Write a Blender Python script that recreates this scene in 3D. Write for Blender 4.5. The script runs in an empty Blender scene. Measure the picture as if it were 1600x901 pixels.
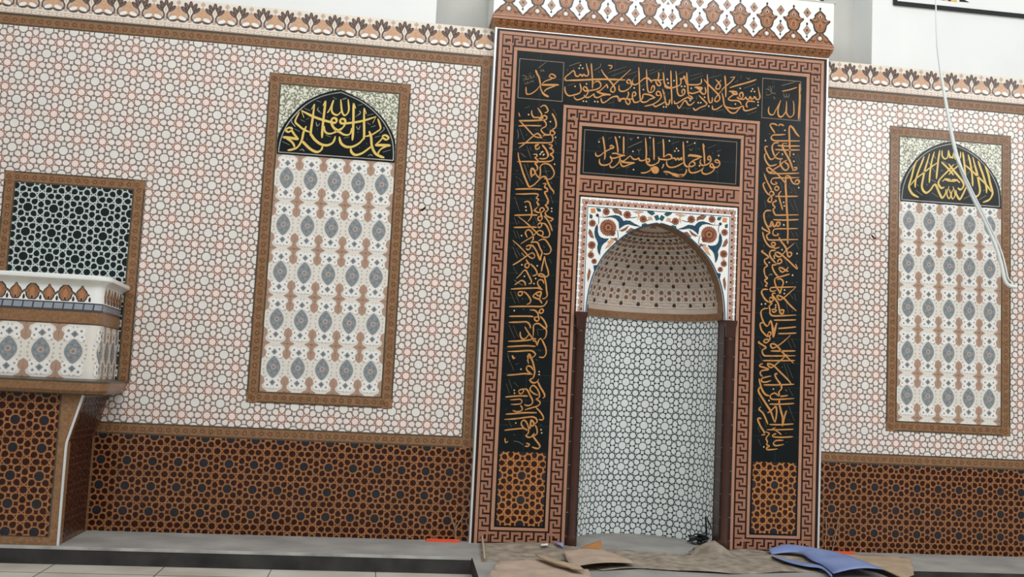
import bpy, bmesh, math, random
from math import sin, cos, pi, radians, sqrt, atan2
random.seed(7)
scene = bpy.context.scene
COL = scene.collection

# ------------------------------------------------------------------ camera
F, YAW, PITCH, ROLL = 1592.045, 0.130529, 0.094465, 0.048520
CAM = (-1.88287, -6.81278, 1.03510)
def _axes():
    cy, sy, cp, sp = cos(YAW), sin(YAW), cos(PITCH), sin(PITCH)
    f = (sy*cp, cy*cp, sp); rt = (cy, -sy, 0.0)
    up = (rt[1]*f[2]-rt[2]*f[1], rt[2]*f[0]-rt[0]*f[2], rt[0]*f[1]-rt[1]*f[0])
    cr, sr = cos(ROLL), sin(ROLL)
    r2 = tuple(cr*a+sr*b for a, b in zip(rt, up)); u2 = tuple(cr*b-sr*a for a, b in zip(rt, up))
    return r2, u2, f
RT, UP, FW = _axes()
def at(u, v, y=None, z=None):
    """point of the wall plane y (or of the level z) that a photograph measurement refers to"""
    d = [FW[i]+RT[i]*(u-800)/F+UP[i]*(450.5-v)/F for i in range(3)]
    t = (y-CAM[1])/d[1] if z is None else (z-CAM[2])/d[2]
    return tuple(CAM[i]+t*d[i] for i in range(3))
cd = bpy.data.cameras.new('camera'); cam = bpy.data.objects.new('camera', cd); COL.objects.link(cam)
import mathutils
M = mathutils.Matrix(((RT[0], UP[0], -FW[0], CAM[0]), (RT[1], UP[1], -FW[1], CAM[1]), (RT[2], UP[2], -FW[2], CAM[2]), (0, 0, 0, 1)))
cam.matrix_world = M
cd.sensor_fit = 'HORIZONTAL'; cd.sensor_width = 36.0; cd.lens = 36.0*F/1600.0
cd.clip_start = 0.05; cd.clip_end = 100
scene.camera = cam

# --------------------------------------------------------------- materials
def lin(c):
    c = c/255.0
    return c/12.92 if c <= 0.04045 else ((c+0.055)/1.055)**2.4
MATS = {}
def mat(name, rgb, rough=0.35, var=0.12, scale=9.0, spec=0.3, metal=0.0, rgb2=None, scale2=None, bump=0.0):
    if name in MATS: return MATS[name]
    m = bpy.data.materials.new(name); m.use_nodes = True
    nt = m.node_tree; N = nt.nodes; L = nt.links
    b = N['Principled BSDF']
    b.inputs['Roughness'].default_value = rough
    b.inputs['Specular IOR Level'].default_value = spec
    b.inputs['Metallic'].default_value = metal
    tc = N.new('ShaderNodeTexCoord'); nz = N.new('ShaderNodeTexNoise')
    nz.inputs['Scale'].default_value = scale; nz.inputs['Detail'].default_value = 5.0
    L.new(tc.outputs['Object'], nz.inputs['Vector'])
    rp = N.new('ShaderNodeValToRGB'); L.new(nz.outputs['Fac'], rp.inputs['Fac'])
    c = [lin(x) for x in rgb]
    e = rp.color_ramp.elements
    e[0].position = 0.3; e[1].position = 0.7
    if rgb2:
        c2 = [lin(x) for x in rgb2]
        e[0].color = (*c2, 1); e[1].color = (*c, 1)
    else:
        e[0].color = (*[x*(1-var) for x in c], 1); e[1].color = (*[min(1, x*(1+var)) for x in c], 1)
    L.new(rp.outputs['Color'], b.inputs['Base Color'])
    if bump:
        bp = N.new('ShaderNodeBump'); bp.inputs['Strength'].default_value = bump; bp.inputs['Distance'].default_value = 0.01
        L.new(nz.outputs['Fac'], bp.inputs['Height']); L.new(bp.outputs['Normal'], b.inputs['Normal'])
    MATS[name] = m
    return m
G = 0.16   # glaze roughness
mat('plaster_white', (236, 238, 236), 0.8, 0.03, 2.0, 0.1)
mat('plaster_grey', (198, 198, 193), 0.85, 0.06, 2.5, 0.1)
mat('masonry', (150, 145, 138), 0.9)
mat('tile_cream', (236, 227, 219), G, 0.05, 14)
mat('tile_cool', (230, 228, 220), G, 0.05, 14)
mat('line_grey', (140, 127, 120), G, 0.1)
mat('line_red', (172, 128, 112), G, 0.1)
mat('dado_dark', (50, 24, 16), G, 0.3, 16)
mat('dado_blue', (40, 40, 46), G, 0.2, 16)
mat('dado_line', (160, 108, 70), G, 0.16, 12)
mat('dado_gold', (182, 122, 72), G, 0.16, 12)
mat('cove_tile', (186, 132, 92), 0.3, 0.0, 60, rgb2=(140, 96, 62))  # speckled brown, lightened to stand in for light bounced off the floor
mat('lattice_dark', (26, 31, 31), G, 0.2)
mat('lattice_line', (196, 208, 204), G, 0.06)
mat('niche_tile', (236, 242, 240), G, 0.03)
mat('niche_line', (66, 74, 80), G, 0.1)
mat('brown_band', (154, 116, 84), 0.3, 0.0, 55, rgb2=(122, 92, 64))
mat('brown_edge', (84, 74, 60), 0.3, 0.15, 30)
mat('brown_ring', (108, 70, 46), 0.3, 0.15, 40)
mat('pink_tile', (164, 117, 94), 0.25, 0.07, 20)
mat('pink_line', (180, 135, 109), 0.25, 0.06, 20)
mat('key_dark', (44, 22, 16), 0.25, 0.2)
mat('black_tile', (17, 24, 25), 0.28, 0.15, spec=0.2)
mat('seam', (44, 50, 52), 0.4)
mat('gold', (208, 148, 84), 0.35, 0.0, 24, rgb2=(184, 128, 70))
mat('gold_dull', (110, 96, 74), 0.4, 0.12, 24)
mat('gold_dot', (214, 186, 140), 0.4, 0.1)
mat('frame_line', (128, 112, 98), 0.4)
mat('lunette_gold', (226, 196, 108), 0.3, 0.06, 20)
mat('lunette_pale', (150, 150, 140), 0.3)
mat('scroll_ground', (226, 226, 208), G, 0.03)
mat('scroll_ink', (138, 140, 122), G, 0.1, 30)
mat('field_cream', (226, 222, 212), G, 0.03, 20)
mat('field_white', (238, 236, 230), G, 0.02, 20)
mat('medallion', (136, 144, 148), G, 0.08, 60)
mat('medallion_in', (176, 166, 160), G, 0.08, 60)
mat('medallion_deep', (112, 116, 118), G, 0.1, 60)
mat('field_brown', (176, 146, 126), G, 0.06, 40)
mat('field_brown_deep', (150, 122, 108), G, 0.06, 40)
mat('trim_cream', (234, 226, 210), G, 0.03)
mat('trim_orange', (208, 166, 130), G, 0.12, 60)
mat('trim_dark', (98, 82, 76), G, 0.15, 60)
mat('trim_pink', (202, 176, 162), G, 0.1, 60)
mat('white_tile', (240, 242, 238), G, 0.02)
mat('vase_brown', (164, 122, 92), G, 0.0, 50, rgb2=(136, 98, 70))
mat('vase_orange', (178, 126, 88), G, 0.08, 40)
mat('vase_dark', (58, 50, 48), G, 0.1)
mat('rose_brown', (156, 106, 84), G, 0.0, 60, rgb2=(128, 80, 54))
mat('rose_deep', (112, 62, 46), G, 0.15)
mat('chain_pink', (186, 148, 132), G, 0.1, 40)
mat('leaf_blue', (46, 84, 112), G, 0.0, 40, rgb2=(34, 62, 84))
mat('leaf_teal', (40, 92, 96), G, 0.1)
mat('orange_flower', (214, 136, 86), G, 0.08)
mat('dome_ground', (206, 192, 178), 0.35, 0.07, 12)
mat('dome_pale', (236, 226, 214), 0.35, 0.05)
mat('dome_rose', (146, 116, 98), 0.35, 0.1)
mat('dome_dot', (74, 56, 50), 0.35)
mat('column_brown', (70, 44, 36), 0.3, 0.18, 12)
mat('column_dark', (48, 36, 34), 0.35, 0.15)
mat('column_seam', (140, 118, 104), 0.5)
mat('steel', (226, 230, 230), 0.28, 0.03, spec=0.6, metal=0.35)
mat('cement', (164, 161, 155), 0.9, 0.0, 3.2, 0.1, rgb2=(136, 134, 130), bump=0.15)
mat('riser_stone', (70, 68, 66), 0.75, 0.0, 6, 0.15, rgb2=(48, 46, 46))
mat('coping', (196, 196, 190), 0.8, 0.0, 5, 0.1, rgb2=(140, 138, 134))
mat('floor_tile', (206, 202, 192), 0.5, 0.0, 2.0, 0.2, rgb2=(168, 158, 142))
mat('cable_white', (226, 234, 232), 0.4, 0.03)
mat('card_dusty', (166, 156, 141), 0.95, 0.0, 14, 0.05, rgb2=(122, 112, 99), bump=0.5)
mat('card_pale', (186, 166, 148), 0.95, 0.0, 7, 0.05, rgb2=(160, 142, 126), bump=0.1)
mat('card_tan', (184, 162, 136), 0.95, 0.0, 7, 0.05, rgb2=(156, 138, 116), bump=0.1)
mat('card_brown', (166, 114, 62), 0.7, 0.12, 12)
mat('blue_sheet', (134, 152, 196), 0.5, 0.0, 4, 0.3, rgb2=(112, 132, 180))
mat('blue_scrap', (150, 160, 200), 0.5)
mat('wire_black', (30, 36, 34), 0.5)
mat('wire_pale', (150, 132, 112), 0.6)
mat('orange_plastic', (226, 92, 62), 0.5, 0.1)
mat('wood_stick', (184, 166, 144), 0.8, 0.1)
mat('rope_grey', (150, 158, 166), G, 0.08, 40)
mat('rope_dark', (74, 76, 84), G, 0.1)
mat('hole_dark', (44, 34, 28), 0.9)
mat('frame_black', (22, 24, 26), 0.4)
mat('side_tile', (112, 72, 52), 0.3, 0.0, 26, rgb2=(82, 48, 34))
mat('side_streak', (66, 36, 28), 0.3, 0.2, 26)

# ------------------------------------------------------------ mesh building
class MB:
    def __init__(s): s.v = []; s.f = []; s.m = []; s.names = []; s.smooth = set()
    def mi(s, n):
        if n not in s.names: s.names.append(n)
        return s.names.index(n)
    def poly(s, pts, m, smooth=False):
        if len(pts) < 3: return
        i = len(s.v); s.v += [tuple(p) for p in pts]
        s.f.append(list(range(i, i+len(pts)))); s.m.append(s.mi(m))
        if smooth: s.smooth.add(len(s.f)-1)
    def box(s, a, b, m):
        x0, y0, z0 = a; x1, y1, z1 = b
        c = [(x0,y0,z0),(x1,y0,z0),(x1,y1,z0),(x0,y1,z0),(x0,y0,z1),(x1,y0,z1),(x1,y1,z1),(x0,y1,z1)]
        i = len(s.v); s.v += c
        for q in ((0,3,2,1),(4,5,6,7),(0,1,5,4),(1,2,6,5),(2,3,7,6),(3,0,4,7)):
            s.f.append([i+k for k in q]); s.m.append(s.mi(m))
    def grid(s, rows, m, smooth=True, close=False):
        i = len(s.v); w = len(rows[0])
        for r in rows: s.v += [tuple(p) for p in r]
        for a in range(len(rows)-1):
            for b in range(w if close else w-1):
                b2 = (b+1) % w
                s.f.append([i+a*w+b, i+a*w+b2, i+(a+1)*w+b2, i+(a+1)*w+b]); s.m.append(s.mi(m))
                if smooth: s.smooth.add(len(s.f)-1)
    def tube(s, pts, r, m, n=8):
        rs = r if isinstance(r, (list, tuple)) else [r]*len(pts)
        rows = []
        V = mathutils.Vector
        P = [V(p) for p in pts]
        for k, p in enumerate(P):
            t = (P[min(k+1, len(P)-1)]-P[max(k-1, 0)]).normalized()
            a = t.cross(V((0.31, 0.9, 0.17))).normalized(); b = t.cross(a)
            rows.append([p+a*rs[k]*cos(2*pi*j/n)+b*rs[k]*sin(2*pi*j/n) for j in range(n)])
        s.grid(rows, m, True, True)
        s.poly(rows[0], m); s.poly(rows[-1], m)
    def lathe(s, c, prof, m, n=20):
        rows = [[(c[0]+r*cos(2*pi*j/n), c[1]+r*sin(2*pi*j/n), c[2]+z) for j in range(n)] for r, z in prof]
        s.grid(rows, m, True, True); s.poly(rows[0], m); s.poly(rows[-1], m)
    def build(s, name, parent=None, merge=False):
        me = bpy.data.meshes.new(name)
        me.from_pydata(s.v, [], s.f)
        for n in s.names: me.materials.append(MATS[n])
        me.polygons.foreach_set('material_index', s.m)
        if s.smooth:
            for k in s.smooth: me.polygons[k].use_smooth = True
        me.update()
        if merge:
            bm = bmesh.new(); bm.from_mesh(me); bmesh.ops.remove_doubles(bm, verts=bm.verts, dist=1e-5)
            bmesh.ops.recalc_face_normals(bm, faces=bm.faces); bm.to_mesh(me); bm.free()
        o = bpy.data.objects.new(name, me); COL.objects.link(o)
        if parent:
            o.parent = parent
            o.matrix_parent_inverse = mathutils.Matrix.Translation(-abs_loc(parent))
        return o
def abs_loc(o):
    v = mathutils.Vector(o.location)
    return v
def empty(name, loc, label, cat, group=None):
    o = bpy.data.objects.new(name, None); COL.objects.link(o); o.location = loc
    o.empty_display_size = 0.1
    tag(o, label, cat, group); return o
def tag(o, label, cat, group=None):
    o['label'] = label; o['category'] = cat
    if group: o['group'] = group
    return o
def struct(o): o['kind'] = 'structure'; return o

# ------------------------------------------------------- 2-D drawing helpers
LAY = 0.0007
def clip_convex(pts, poly):
    """Sutherland-Hodgman against a convex counter-clockwise polygon"""
    out = pts
    n = len(poly)
    for i in range(n):
        ax, ay = poly[i]; bx, by = poly[(i+1) % n]
        inp, out = out, []
        if not inp: return []
        def side(p): return (bx-ax)*(p[1]-ay)-(by-ay)*(p[0]-ax)
        for k in range(len(inp)):
            p, q = inp[k-1], inp[k]; sp, sq = side(p), side(q)
            if (sp >= 0) != (sq >= 0):
                t = sp/(sp-sq); out.append((p[0]+t*(q[0]-p[0]), p[1]+t*(q[1]-p[1])))
            if sq >= 0: out.append(q)
    return out
def rectpoly(x0, z0, x1, z1): return [(x0, z0), (x1, z0), (x1, z1), (x0, z1)]
class Cv:
    """drawing on a surface: fmap(u, v, off) gives the 3-D point"""
    def __init__(s, mb, fmap, clip=None): s.mb = mb; s.map = fmap; s.clip = clip
    def poly(s, pts, m, lay=1):
        if s.clip:
            xs = [p[0] for p in pts]; ys = [p[1] for p in pts]
            cx = [p[0] for p in s.clip]; cy = [p[1] for p in s.clip]
            if max(xs) < min(cx) or min(xs) > max(cx) or max(ys) < min(cy) or min(ys) > max(cy): return
            pts = clip_convex(pts, s.clip)
        if len(pts) >= 3:
            s.n = (getattr(s, 'n', 0)+1) % 20     # overlapping prints never share one plane exactly
            s.mb.poly([s.map(p[0], p[1], lay*LAY+s.n*0.00003) for p in pts], m)
    def rect(s, x0, z0, x1, z1, m, lay=1): s.poly(rectpoly(min(x0,x1), min(z0,z1), max(x0,x1), max(z0,z1)), m, lay)
    def disc(s, x, z, r, m, lay=1, n=14, rz=None, rot=0.0):
        rz = rz or r
        s.poly([(x+r*cos(2*pi*k/n)*cos(rot)-rz*sin(2*pi*k/n)*sin(rot), z+r*cos(2*pi*k/n)*sin(rot)+rz*sin(2*pi*k/n)*cos(rot)) for k in range(n)], m, lay)
    def star(s, x, z, ro, ri, n, m, lay=1, rot=0.0):
        s.poly([(x+(ro if k % 2 == 0 else ri)*cos(rot+pi*k/n), z+(ro if k % 2 == 0 else ri)*sin(rot+pi*k/n)) for k in range(2*n)], m, lay)
    def tear(s, x, z, ang, L, W, m, lay=1, n=12):
        ca, sa = cos(ang), sin(ang); P = []
        for k in range(n):
            f = 2*pi*k/n
            a = L/2*cos(f); b = W/2*1.16*sin(f)*sqrt(sin(f/2))
            P.append((x+a*ca-b*sa, z+a*sa+b*ca))
        s.poly(P, m, lay)
    def ring(s, x, z, r, w, m, lay=1, n=10):
        for k in range(n):
            a, b = 2*pi*k/n, 2*pi*(k+1)/n
            s.poly([(x+(r-w)*cos(a), z+(r-w)*sin(a)), (x+r*cos(a), z+r*sin(a)), (x+r*cos(b), z+r*sin(b)), (x+(r-w)*cos(b), z+(r-w)*sin(b))], m, lay)
    def stroke(s, pts, w, m, lay=1, taper=True, sub=5, nib=False):
        P = smooth_path(pts, sub)
        n = len(P)
        if n < 2: return
        L = []; R = []
        for k in range(n):
            p, q = P[max(k-1, 0)], P[min(k+1, n-1)]
            dx, dz = q[0]-p[0], q[1]-p[1]; d = sqrt(dx*dx+dz*dz) or 1
            ww = w/2
            if nib: ww *= 0.62+0.42*abs(sin(atan2(dz, dx)-0.9))
            if taper: ww *= min(1, 0.45+0.55*min(k, n-1-k)/max(1, 0.12*n))
            L.append((P[k][0]-dz/d*ww, P[k][1]+dx/d*ww)); R.append((P[k][0]+dz/d*ww, P[k][1]-dx/d*ww))
        for k in range(n-1):
            s.poly([L[k], R[k], R[k+1], L[k+1]], m, lay)
def smooth_path(pts, sub=5):
    if len(pts) < 3: return list(pts)
    out = []
    n = len(pts)
    for i in range(n-1):
        p0, p1, p2, p3 = pts[max(i-1, 0)], pts[i], pts[i+1], pts[min(i+2, n-1)]
        for k in range(sub):
            t = k/sub; t2, t3 = t*t, t*t*t
            out.append(tuple(0.5*(2*b+(c-a)*t+(2*a-5*b+4*c-d)*t2+(-a+3*b-3*c+d)*t3) for a, b, c, d in zip(p0, p1, p2, p3)))
    out.append(pts[-1])
    return out
def flat(y): return lambda u, v, o: (u, y-o, v)

# ------------------------------------------------------------ ornament kinds
def star_pattern(cv, x0, z0, x1, z1, p, ax, az, mc, mcirc, mline, mred=None, base=True, mB=None, g=1.0):
    if base: cv.rect(x0, z0, x1, z1, mline, 0)
    i0, i1 = math.floor((x0-ax)/p)-1, math.ceil((x1-ax)/p)+1
    j0, j1 = math.floor((z0-az)/p)-1, math.ceil((z1-az)/p)+1
    for i in range(i0, i1):
        for j in range(j0, j1):
            X, Z = ax+i*p, az+j*p
            bx, bz = X+p/2, Z+p/2
            if mred: cv.star(bx, bz, 0.31*p, 0.22*p, 8, mred, 1)
            cv.disc(X, Z, 0.178*p*(1+(g-1)*.7), mcirc, 2, 14)
            for k in range(4):
                a = k*pi/2
                cv.star(X+0.287*p*cos(a), Z+0.287*p*sin(a), 0.112*p*g, 0.062*p*g, 4, mc, 2, pi/4)
            for k in range(8):
                a = k*pi/4; d = 0.349*p
                cv.tear(bx+d*cos(a), bz+d*sin(a), a+pi, 0.272*p*g, 0.236*p*g, mc, 2, 12)
                b = a+pi/8
                cv.poly([(bx+q*p*cos(b+t), bz+q*p*sin(b+t)) for q, t in ((.207-.037*g, 0), (.205, -.13*g), (.207+.038*g, 0), (.205, .13*g))], mc, 2)
            cv.star(bx, bz, 0.148*p*g, 0.122*p*g, 8, mB or mc, 2, 0)
def brown_strip(cv, x0, z0, x1, z1, rings=True, lay=0):
    """flat ornamental border: mottled brown with dark edge lines and a row of rosettes"""
    cv.rect(x0, z0, x1, z1, 'brown_edge', lay)
    h = abs(x1-x0) > abs(z1-z0)
    w = abs(z1-z0) if h else abs(x1-x0)
    e = 0.13*w
    if h: cv.rect(x0, z0+e, x1, z1-e, 'brown_band', lay+1)
    else: cv.rect(x0+e, z0, x1-e, z1, 'brown_band', lay+1)
    if rings:
        n = int((abs(x1-x0) if h else abs(z1-z0))/0.053)
        for k in range(n):
            if h: cv.ring(x0+0.0265+k*0.053, (z0+z1)/2, 0.2*w, 0.07*w, 'brown_ring', lay+2, 8)
            else: cv.ring((x0+x1)/2, z0+0.0265+k*0.053, 0.2*w, 0.07*w, 'brown_ring', lay+2, 8)
def key_hooks(cv, a0, a1, b0, b1, horiz, lay=2):
    """meander: dark interlocked hooks on pink; a runs along the strip, b across"""
    n = max(1, round((a1-a0)/0.0785)); p = (a1-a0)/n
    R = ((0.02, 0, 0.17, 0.74), (0.02, 0.60, 0.43, 0.74), (0.64, 0.26, 0.79, 1), (0.36, 0.26, 0.79, 0.40))
    for k in range(n):
        for u0, v0, u1, v1 in R:
            if horiz: cv.rect(a0+(k+u0)*p, b0+v0*(b1-b0), a0+(k+u1)*p, b0+v1*(b1-b0), 'key_dark', lay)
            else: cv.rect(b0+v0*(b1-b0), a1-(k+u0)*p, b0+v1*(b1-b0), a1-(k+u1)*p, 'key_dark', lay)
def key_strip(cv, a0, a1, edges, horiz, a0k=None, a1k=None):
    """edges: list of (b0, b1, material); the 'key' entry carries the hooks"""
    for b0, b1, m in edges:
        mm = 'pink_tile' if m == 'key' else m
        if horiz: cv.rect(a0, b0, a1, b1, mm, 1)
        else: cv.rect(b0, a0, b1, a1, mm, 1)
        if m == 'key': key_hooks(cv, a0k if a0k is not None else a0, a1k if a1k is not None else a1, min(b0, b1), max(b0, b1), horiz)
def medallion_cell(cv, x, z, w, h, lay=1):
    cv.disc(x, z+0.335*h, 0.30*w, 'field_white', lay, 12, 0.12*h); cv.disc(x, z-0.335*h, 0.30*w, 'field_white', lay, 12, 0.12*h)
    for sx in (-1, 1):
        for sz in (-1, 1):
            cv.disc(x+sx*0.2*w, z+sz*0.37*h, 0.15*w, 'field_white', lay+1, 10)
            cv.disc(x+sx*0.22*w, z+sz*0.25*h, 0.13*w, 'field_white', lay+1, 10)
            cv.disc(x+sx*0.2*w, z+sz*0.375*h, 0.045*w, 'medallion', lay+2, 6)
            cv.disc(x+sx*0.235*w, z+sz*0.265*h, 0.035*w, 'medallion', lay+2, 6)
            cv.disc(x+sx*0.3*w, z+sz*0.2*h, 0.03*w, 'medallion_in', lay+2, 5)
            cv.disc(x+sx*0.38*w, z+sz*0.12*h, 0.028*w, 'medallion_in', lay+2, 5)
            cv.disc(x+sx*0.40*w, z+sz*0.05*h, 0.028*w, 'trim_pink', lay+2, 5)
            cv.disc(x+sx*0.06*w, z+sz*0.44*h, 0.022*w, 'medallion_in', lay+2, 5)
    P = []
    for k in range(9):
        t = -1+2*k/8; P.append((x+0.285*w*(1-abs(t)**1.9), z+0.235*h*t))
    P += [(2*x-a, b) for a, b in reversed(P[1:-1])]
    cv.poly(P, 'medallion', lay+2)
    for k in range(10):
        a = 2*pi*k/10
        cv.disc(x+0.18*w*cos(a), z+0.125*h*sin(a), 0.03*w, 'medallion_deep' if k % 2 else 'medallion_in', lay+3, 5)
    cv.disc(x, z, 0.115*w, 'medallion_in', lay+3, 8, 0.06*h); cv.disc(x, z, 0.05*w, 'field_brown_deep', lay+4, 6)
    for sz in (-1, 1):
        cv.poly([(x-0.12*w, z+sz*0.315*h), (x, z+sz*0.255*h), (x+0.12*w, z+sz*0.315*h), (x, z+sz*0.385*h)][::sz], 'medallion', lay+2)
        cv.disc(x, z+sz*0.318*h, 0.045*w, 'medallion_deep', lay+3, 6)
def hourglass(cv, x, z, w, h, lay=1):
    P = [(0, 0.335), (0.13, 0.285), (0.185, 0.235), (0.15, 0.165), (0.075, 0.12), (0.11, 0.06), (0.3, 0.0)]
    R = [(x+a*w, z+b*h) for a, b in P]
    R += [(x+a*w, z-b*h) for a, b in reversed(P[:-1])]
    Lf = [(2*x-a, b) for a, b in reversed(R[1:-1])]
    cv.poly(R+Lf, 'field_brown', lay)
    for sz in (-1, 1):
        cv.stroke([(x, z+sz*0.05*h), (x, z+sz*0.27*h)], 0.025*w, 'field_brown_deep', lay+1)
        cv.disc(x, z+sz*0.16*h, 0.03*w, 'field_brown_deep', lay+1, 5)
    cv.stroke([(x-0.2*w, z), (x+0.2*w, z)], 0.03*w, 'field_brown_deep', lay+1)
    cv.disc(x, z, 0.05*w, 'field_brown_deep', lay+2, 6)
def floral_field(cv, x0, z0, x1, z1, w, h, xm, zm):
    cv.rect(x0, z0, x1, z1, 'field_cream', 0)
    for i in range(-8, 9):
        for j in range(-9, 9):
            X, Z = xm+i*w, zm+j*h
            if X < x0-w or X > x1+w or Z < z0-h or Z > z1+h: continue
            hourglass(cv, X+w/2, Z+h/2, w, h, 1)
            medallion_cell(cv, X, Z, w, h, 2)
def scrolls(cv, x0, z0, x1, z1, seed):
    rnd = random.Random(seed)
    cv.rect(x0, z0, x1, z1, 'scroll_ground', 0)
    st = 0.031
    nx, nz = int((x1-x0)/st)+1, int((z1-z0)/st)+1
    for i in range(nx):
        for j in range(nz):
            x, z = x0+(i+0.5)*st+rnd.uniform(-.006, .006), z0+(j+0.5)*st+rnd.uniform(-.006, .006)
            a0 = rnd.uniform(0, 2*pi); d = rnd.choice((-1, 1)); r0 = rnd.uniform(.014, .021)
            pts = [(x+r0*(1-k/9)*cos(a0+d*k*0.62), z+r0*(1-k/9)*sin(a0+d*k*0.62)) for k in range(8)]
            cv.stroke(pts, 0.0062, 'scroll_ink', 1, True, 3)
            for k in range(2):
                b = rnd.uniform(0, 2*pi)
                cv.tear(x+0.017*cos(b), z+0.017*sin(b), b, 0.020, 0.011, 'scroll_ink', 1, 8)
def arabesque_trim(cv, x0, x1, zb, p, ax):
    H = 0.2
    cv.rect(x0, zb, x1, zb+H, 'trim_cream', 0)
    cv.rect(x0, zb, x1, zb+0.006, 'brown_edge', 1)
    cv.rect(x0, zb+0.008, x1, zb+0.036, 'trim_pink', 1)
    n0, n1 = math.floor((x0-ax)/p)-1, math.ceil((x1-ax)/p)+1
    for i in range(n0, n1):
        X = ax+i*p
        for k in range(3):   # chain
            cv.poly([(X+(k-.5)*p/3, zb+.022), (X+(k-.3)*p/3, zb+.032), (X+(k+.3)*p/3, zb+.032), (X+(k+.5)*p/3, zb+.022), (X+(k+.3)*p/3, zb+.012), (X+(k-.3)*p/3, zb+.012)], 'trim_cream', 2)
            cv.rect(X+(k-.22)*p/3, zb+.0195, X+(k+.22)*p/3, zb+.0245, 'trim_pink', 3)
        # brown scalloped feet
        for s in (-1, 1):
            cv.disc(X+s*0.031, zb+0.066, 0.033, 'trim_dark', 2, 12, 0.021)
        # drop
        P = [(0, .152), (.010, .143), (.022, .128), (.036, .108), (.049, .092), (.054, .078), (.046, .064), (.022, .058), (0, .066)]
        D = [(X+a, zb+b) for a, b in P]; D += [(2*X-a, b) for a, b in reversed(D[1:-1])]
        E = [(X+(a-X)*1.16, b+(0.006 if b > zb+.08 else 0)) for a, b in D]
        cv.poly(E, 'trim_pink', 3); cv.poly(D, 'trim_orange', 4)
        for a, b in ((0, .125), (-.014, .105), (.014, .105), (0, .09), (-.026, .088), (.026, .088)):
            cv.star(X+a, zb+b, .008, .004, 4, 'trim_pink', 5)
        for s in (-1, 1):
            cv.disc(X+s*0.031, zb+0.071, 0.026, 'white_tile', 5, 12, 0.0125, -s*0.35)
        cv.disc(X, zb+.178, .015, 'trim_pink', 2, 8, .012); cv.poly([(X-.008, zb+.184), (X+.008, zb+.184), (X, zb+.198)], 'trim_pink', 2)
        cv.rect(X-.002, zb+.15, X+.002, zb+.17, 'trim_pink', 2)
        # palmette between two drops
        Y = X+p/2
        for a, L, c in ((0, .062, .170), (26, .064, .160), (-26, .064, .160), (46, .060, .140), (-46, .060, .140)):
            r = radians(90-a); bx, bz = Y+(.044*sin(radians(a))), zb+c-.012
            cv.disc(bx+0.012*cos(r), bz+0.006*sin(r), L/2, 'trim_dark', 4, 10, .0135, r)
            cv.stroke([(bx, bz-.012), (bx+0.024*cos(r), bz+0.024*sin(r))], .003, 'trim_pink', 5)
        for s in (-1, 1):
            cv.stroke([(Y+s*.046, zb+.140), (Y+s*.020, zb+.112), (Y+s*.010, zb+.090), (Y+s*.012, zb+.060)], .009, 'trim_dark', 4)
        cv.poly([(Y, zb+.156), (Y+.014, zb+.128), (Y+.012, zb+.108), (Y, zb+.086), (Y-.012, zb+.108), (Y-.014, zb+.128)], 'trim_cream', 5)
        cv.poly([(Y, zb+.145), (Y+.004, zb+.125), (Y, zb+.102), (Y-.004, zb+.125)], 'trim_pink', 6)
        cv.poly([(Y, zb+.086), (Y+.012, zb+.05), (Y-.012, zb+.05)], 'trim_pink', 3)

def strokes(cv, y, crop, text, gold='gold', dull='gold_dull', dot='gold_dot', lay=3, mirror=None, k=1.0):
    """brush strokes; coordinates are read off an enlarged view (x0, y0, scale) of the wall plane"""
    x0, y0, sc = crop
    def pt(a, b):
        q = at(x0+a/sc, y0+b/sc, y); return (q[0], q[2])
    unit = (at(x0+10, y0, y)[0]-at(x0, y0, y)[0])/10/sc
    for st in text.split('|'):
        tk = st.split()
        if not tk: continue
        c = tk[0]; nums = [float(t) for t in tk[1:]]
        P = [pt(nums[i], nums[i+1]) for i in range(0, len(nums)-1, 2)]
        if mirror is not None: P = [(2*mirror-a, b) for a, b in P]
        if c == 'd':
            for a, b in P:
                r = 15*unit*k; cv.poly([(a-r, b), (a, b-r), (a+r, b), (a, b+r)], dot, lay)
        elif c == 't': cv.stroke(P, 11*unit*k, dull, lay, True, 4)
        else:
            w = 25 if c == 'm' else float(c[1:])
            m = gold if w > 17 else dull
            cv.stroke(P, w*unit*k*0.98, m, lay, True, 5, True)
exec_data = {}
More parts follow.
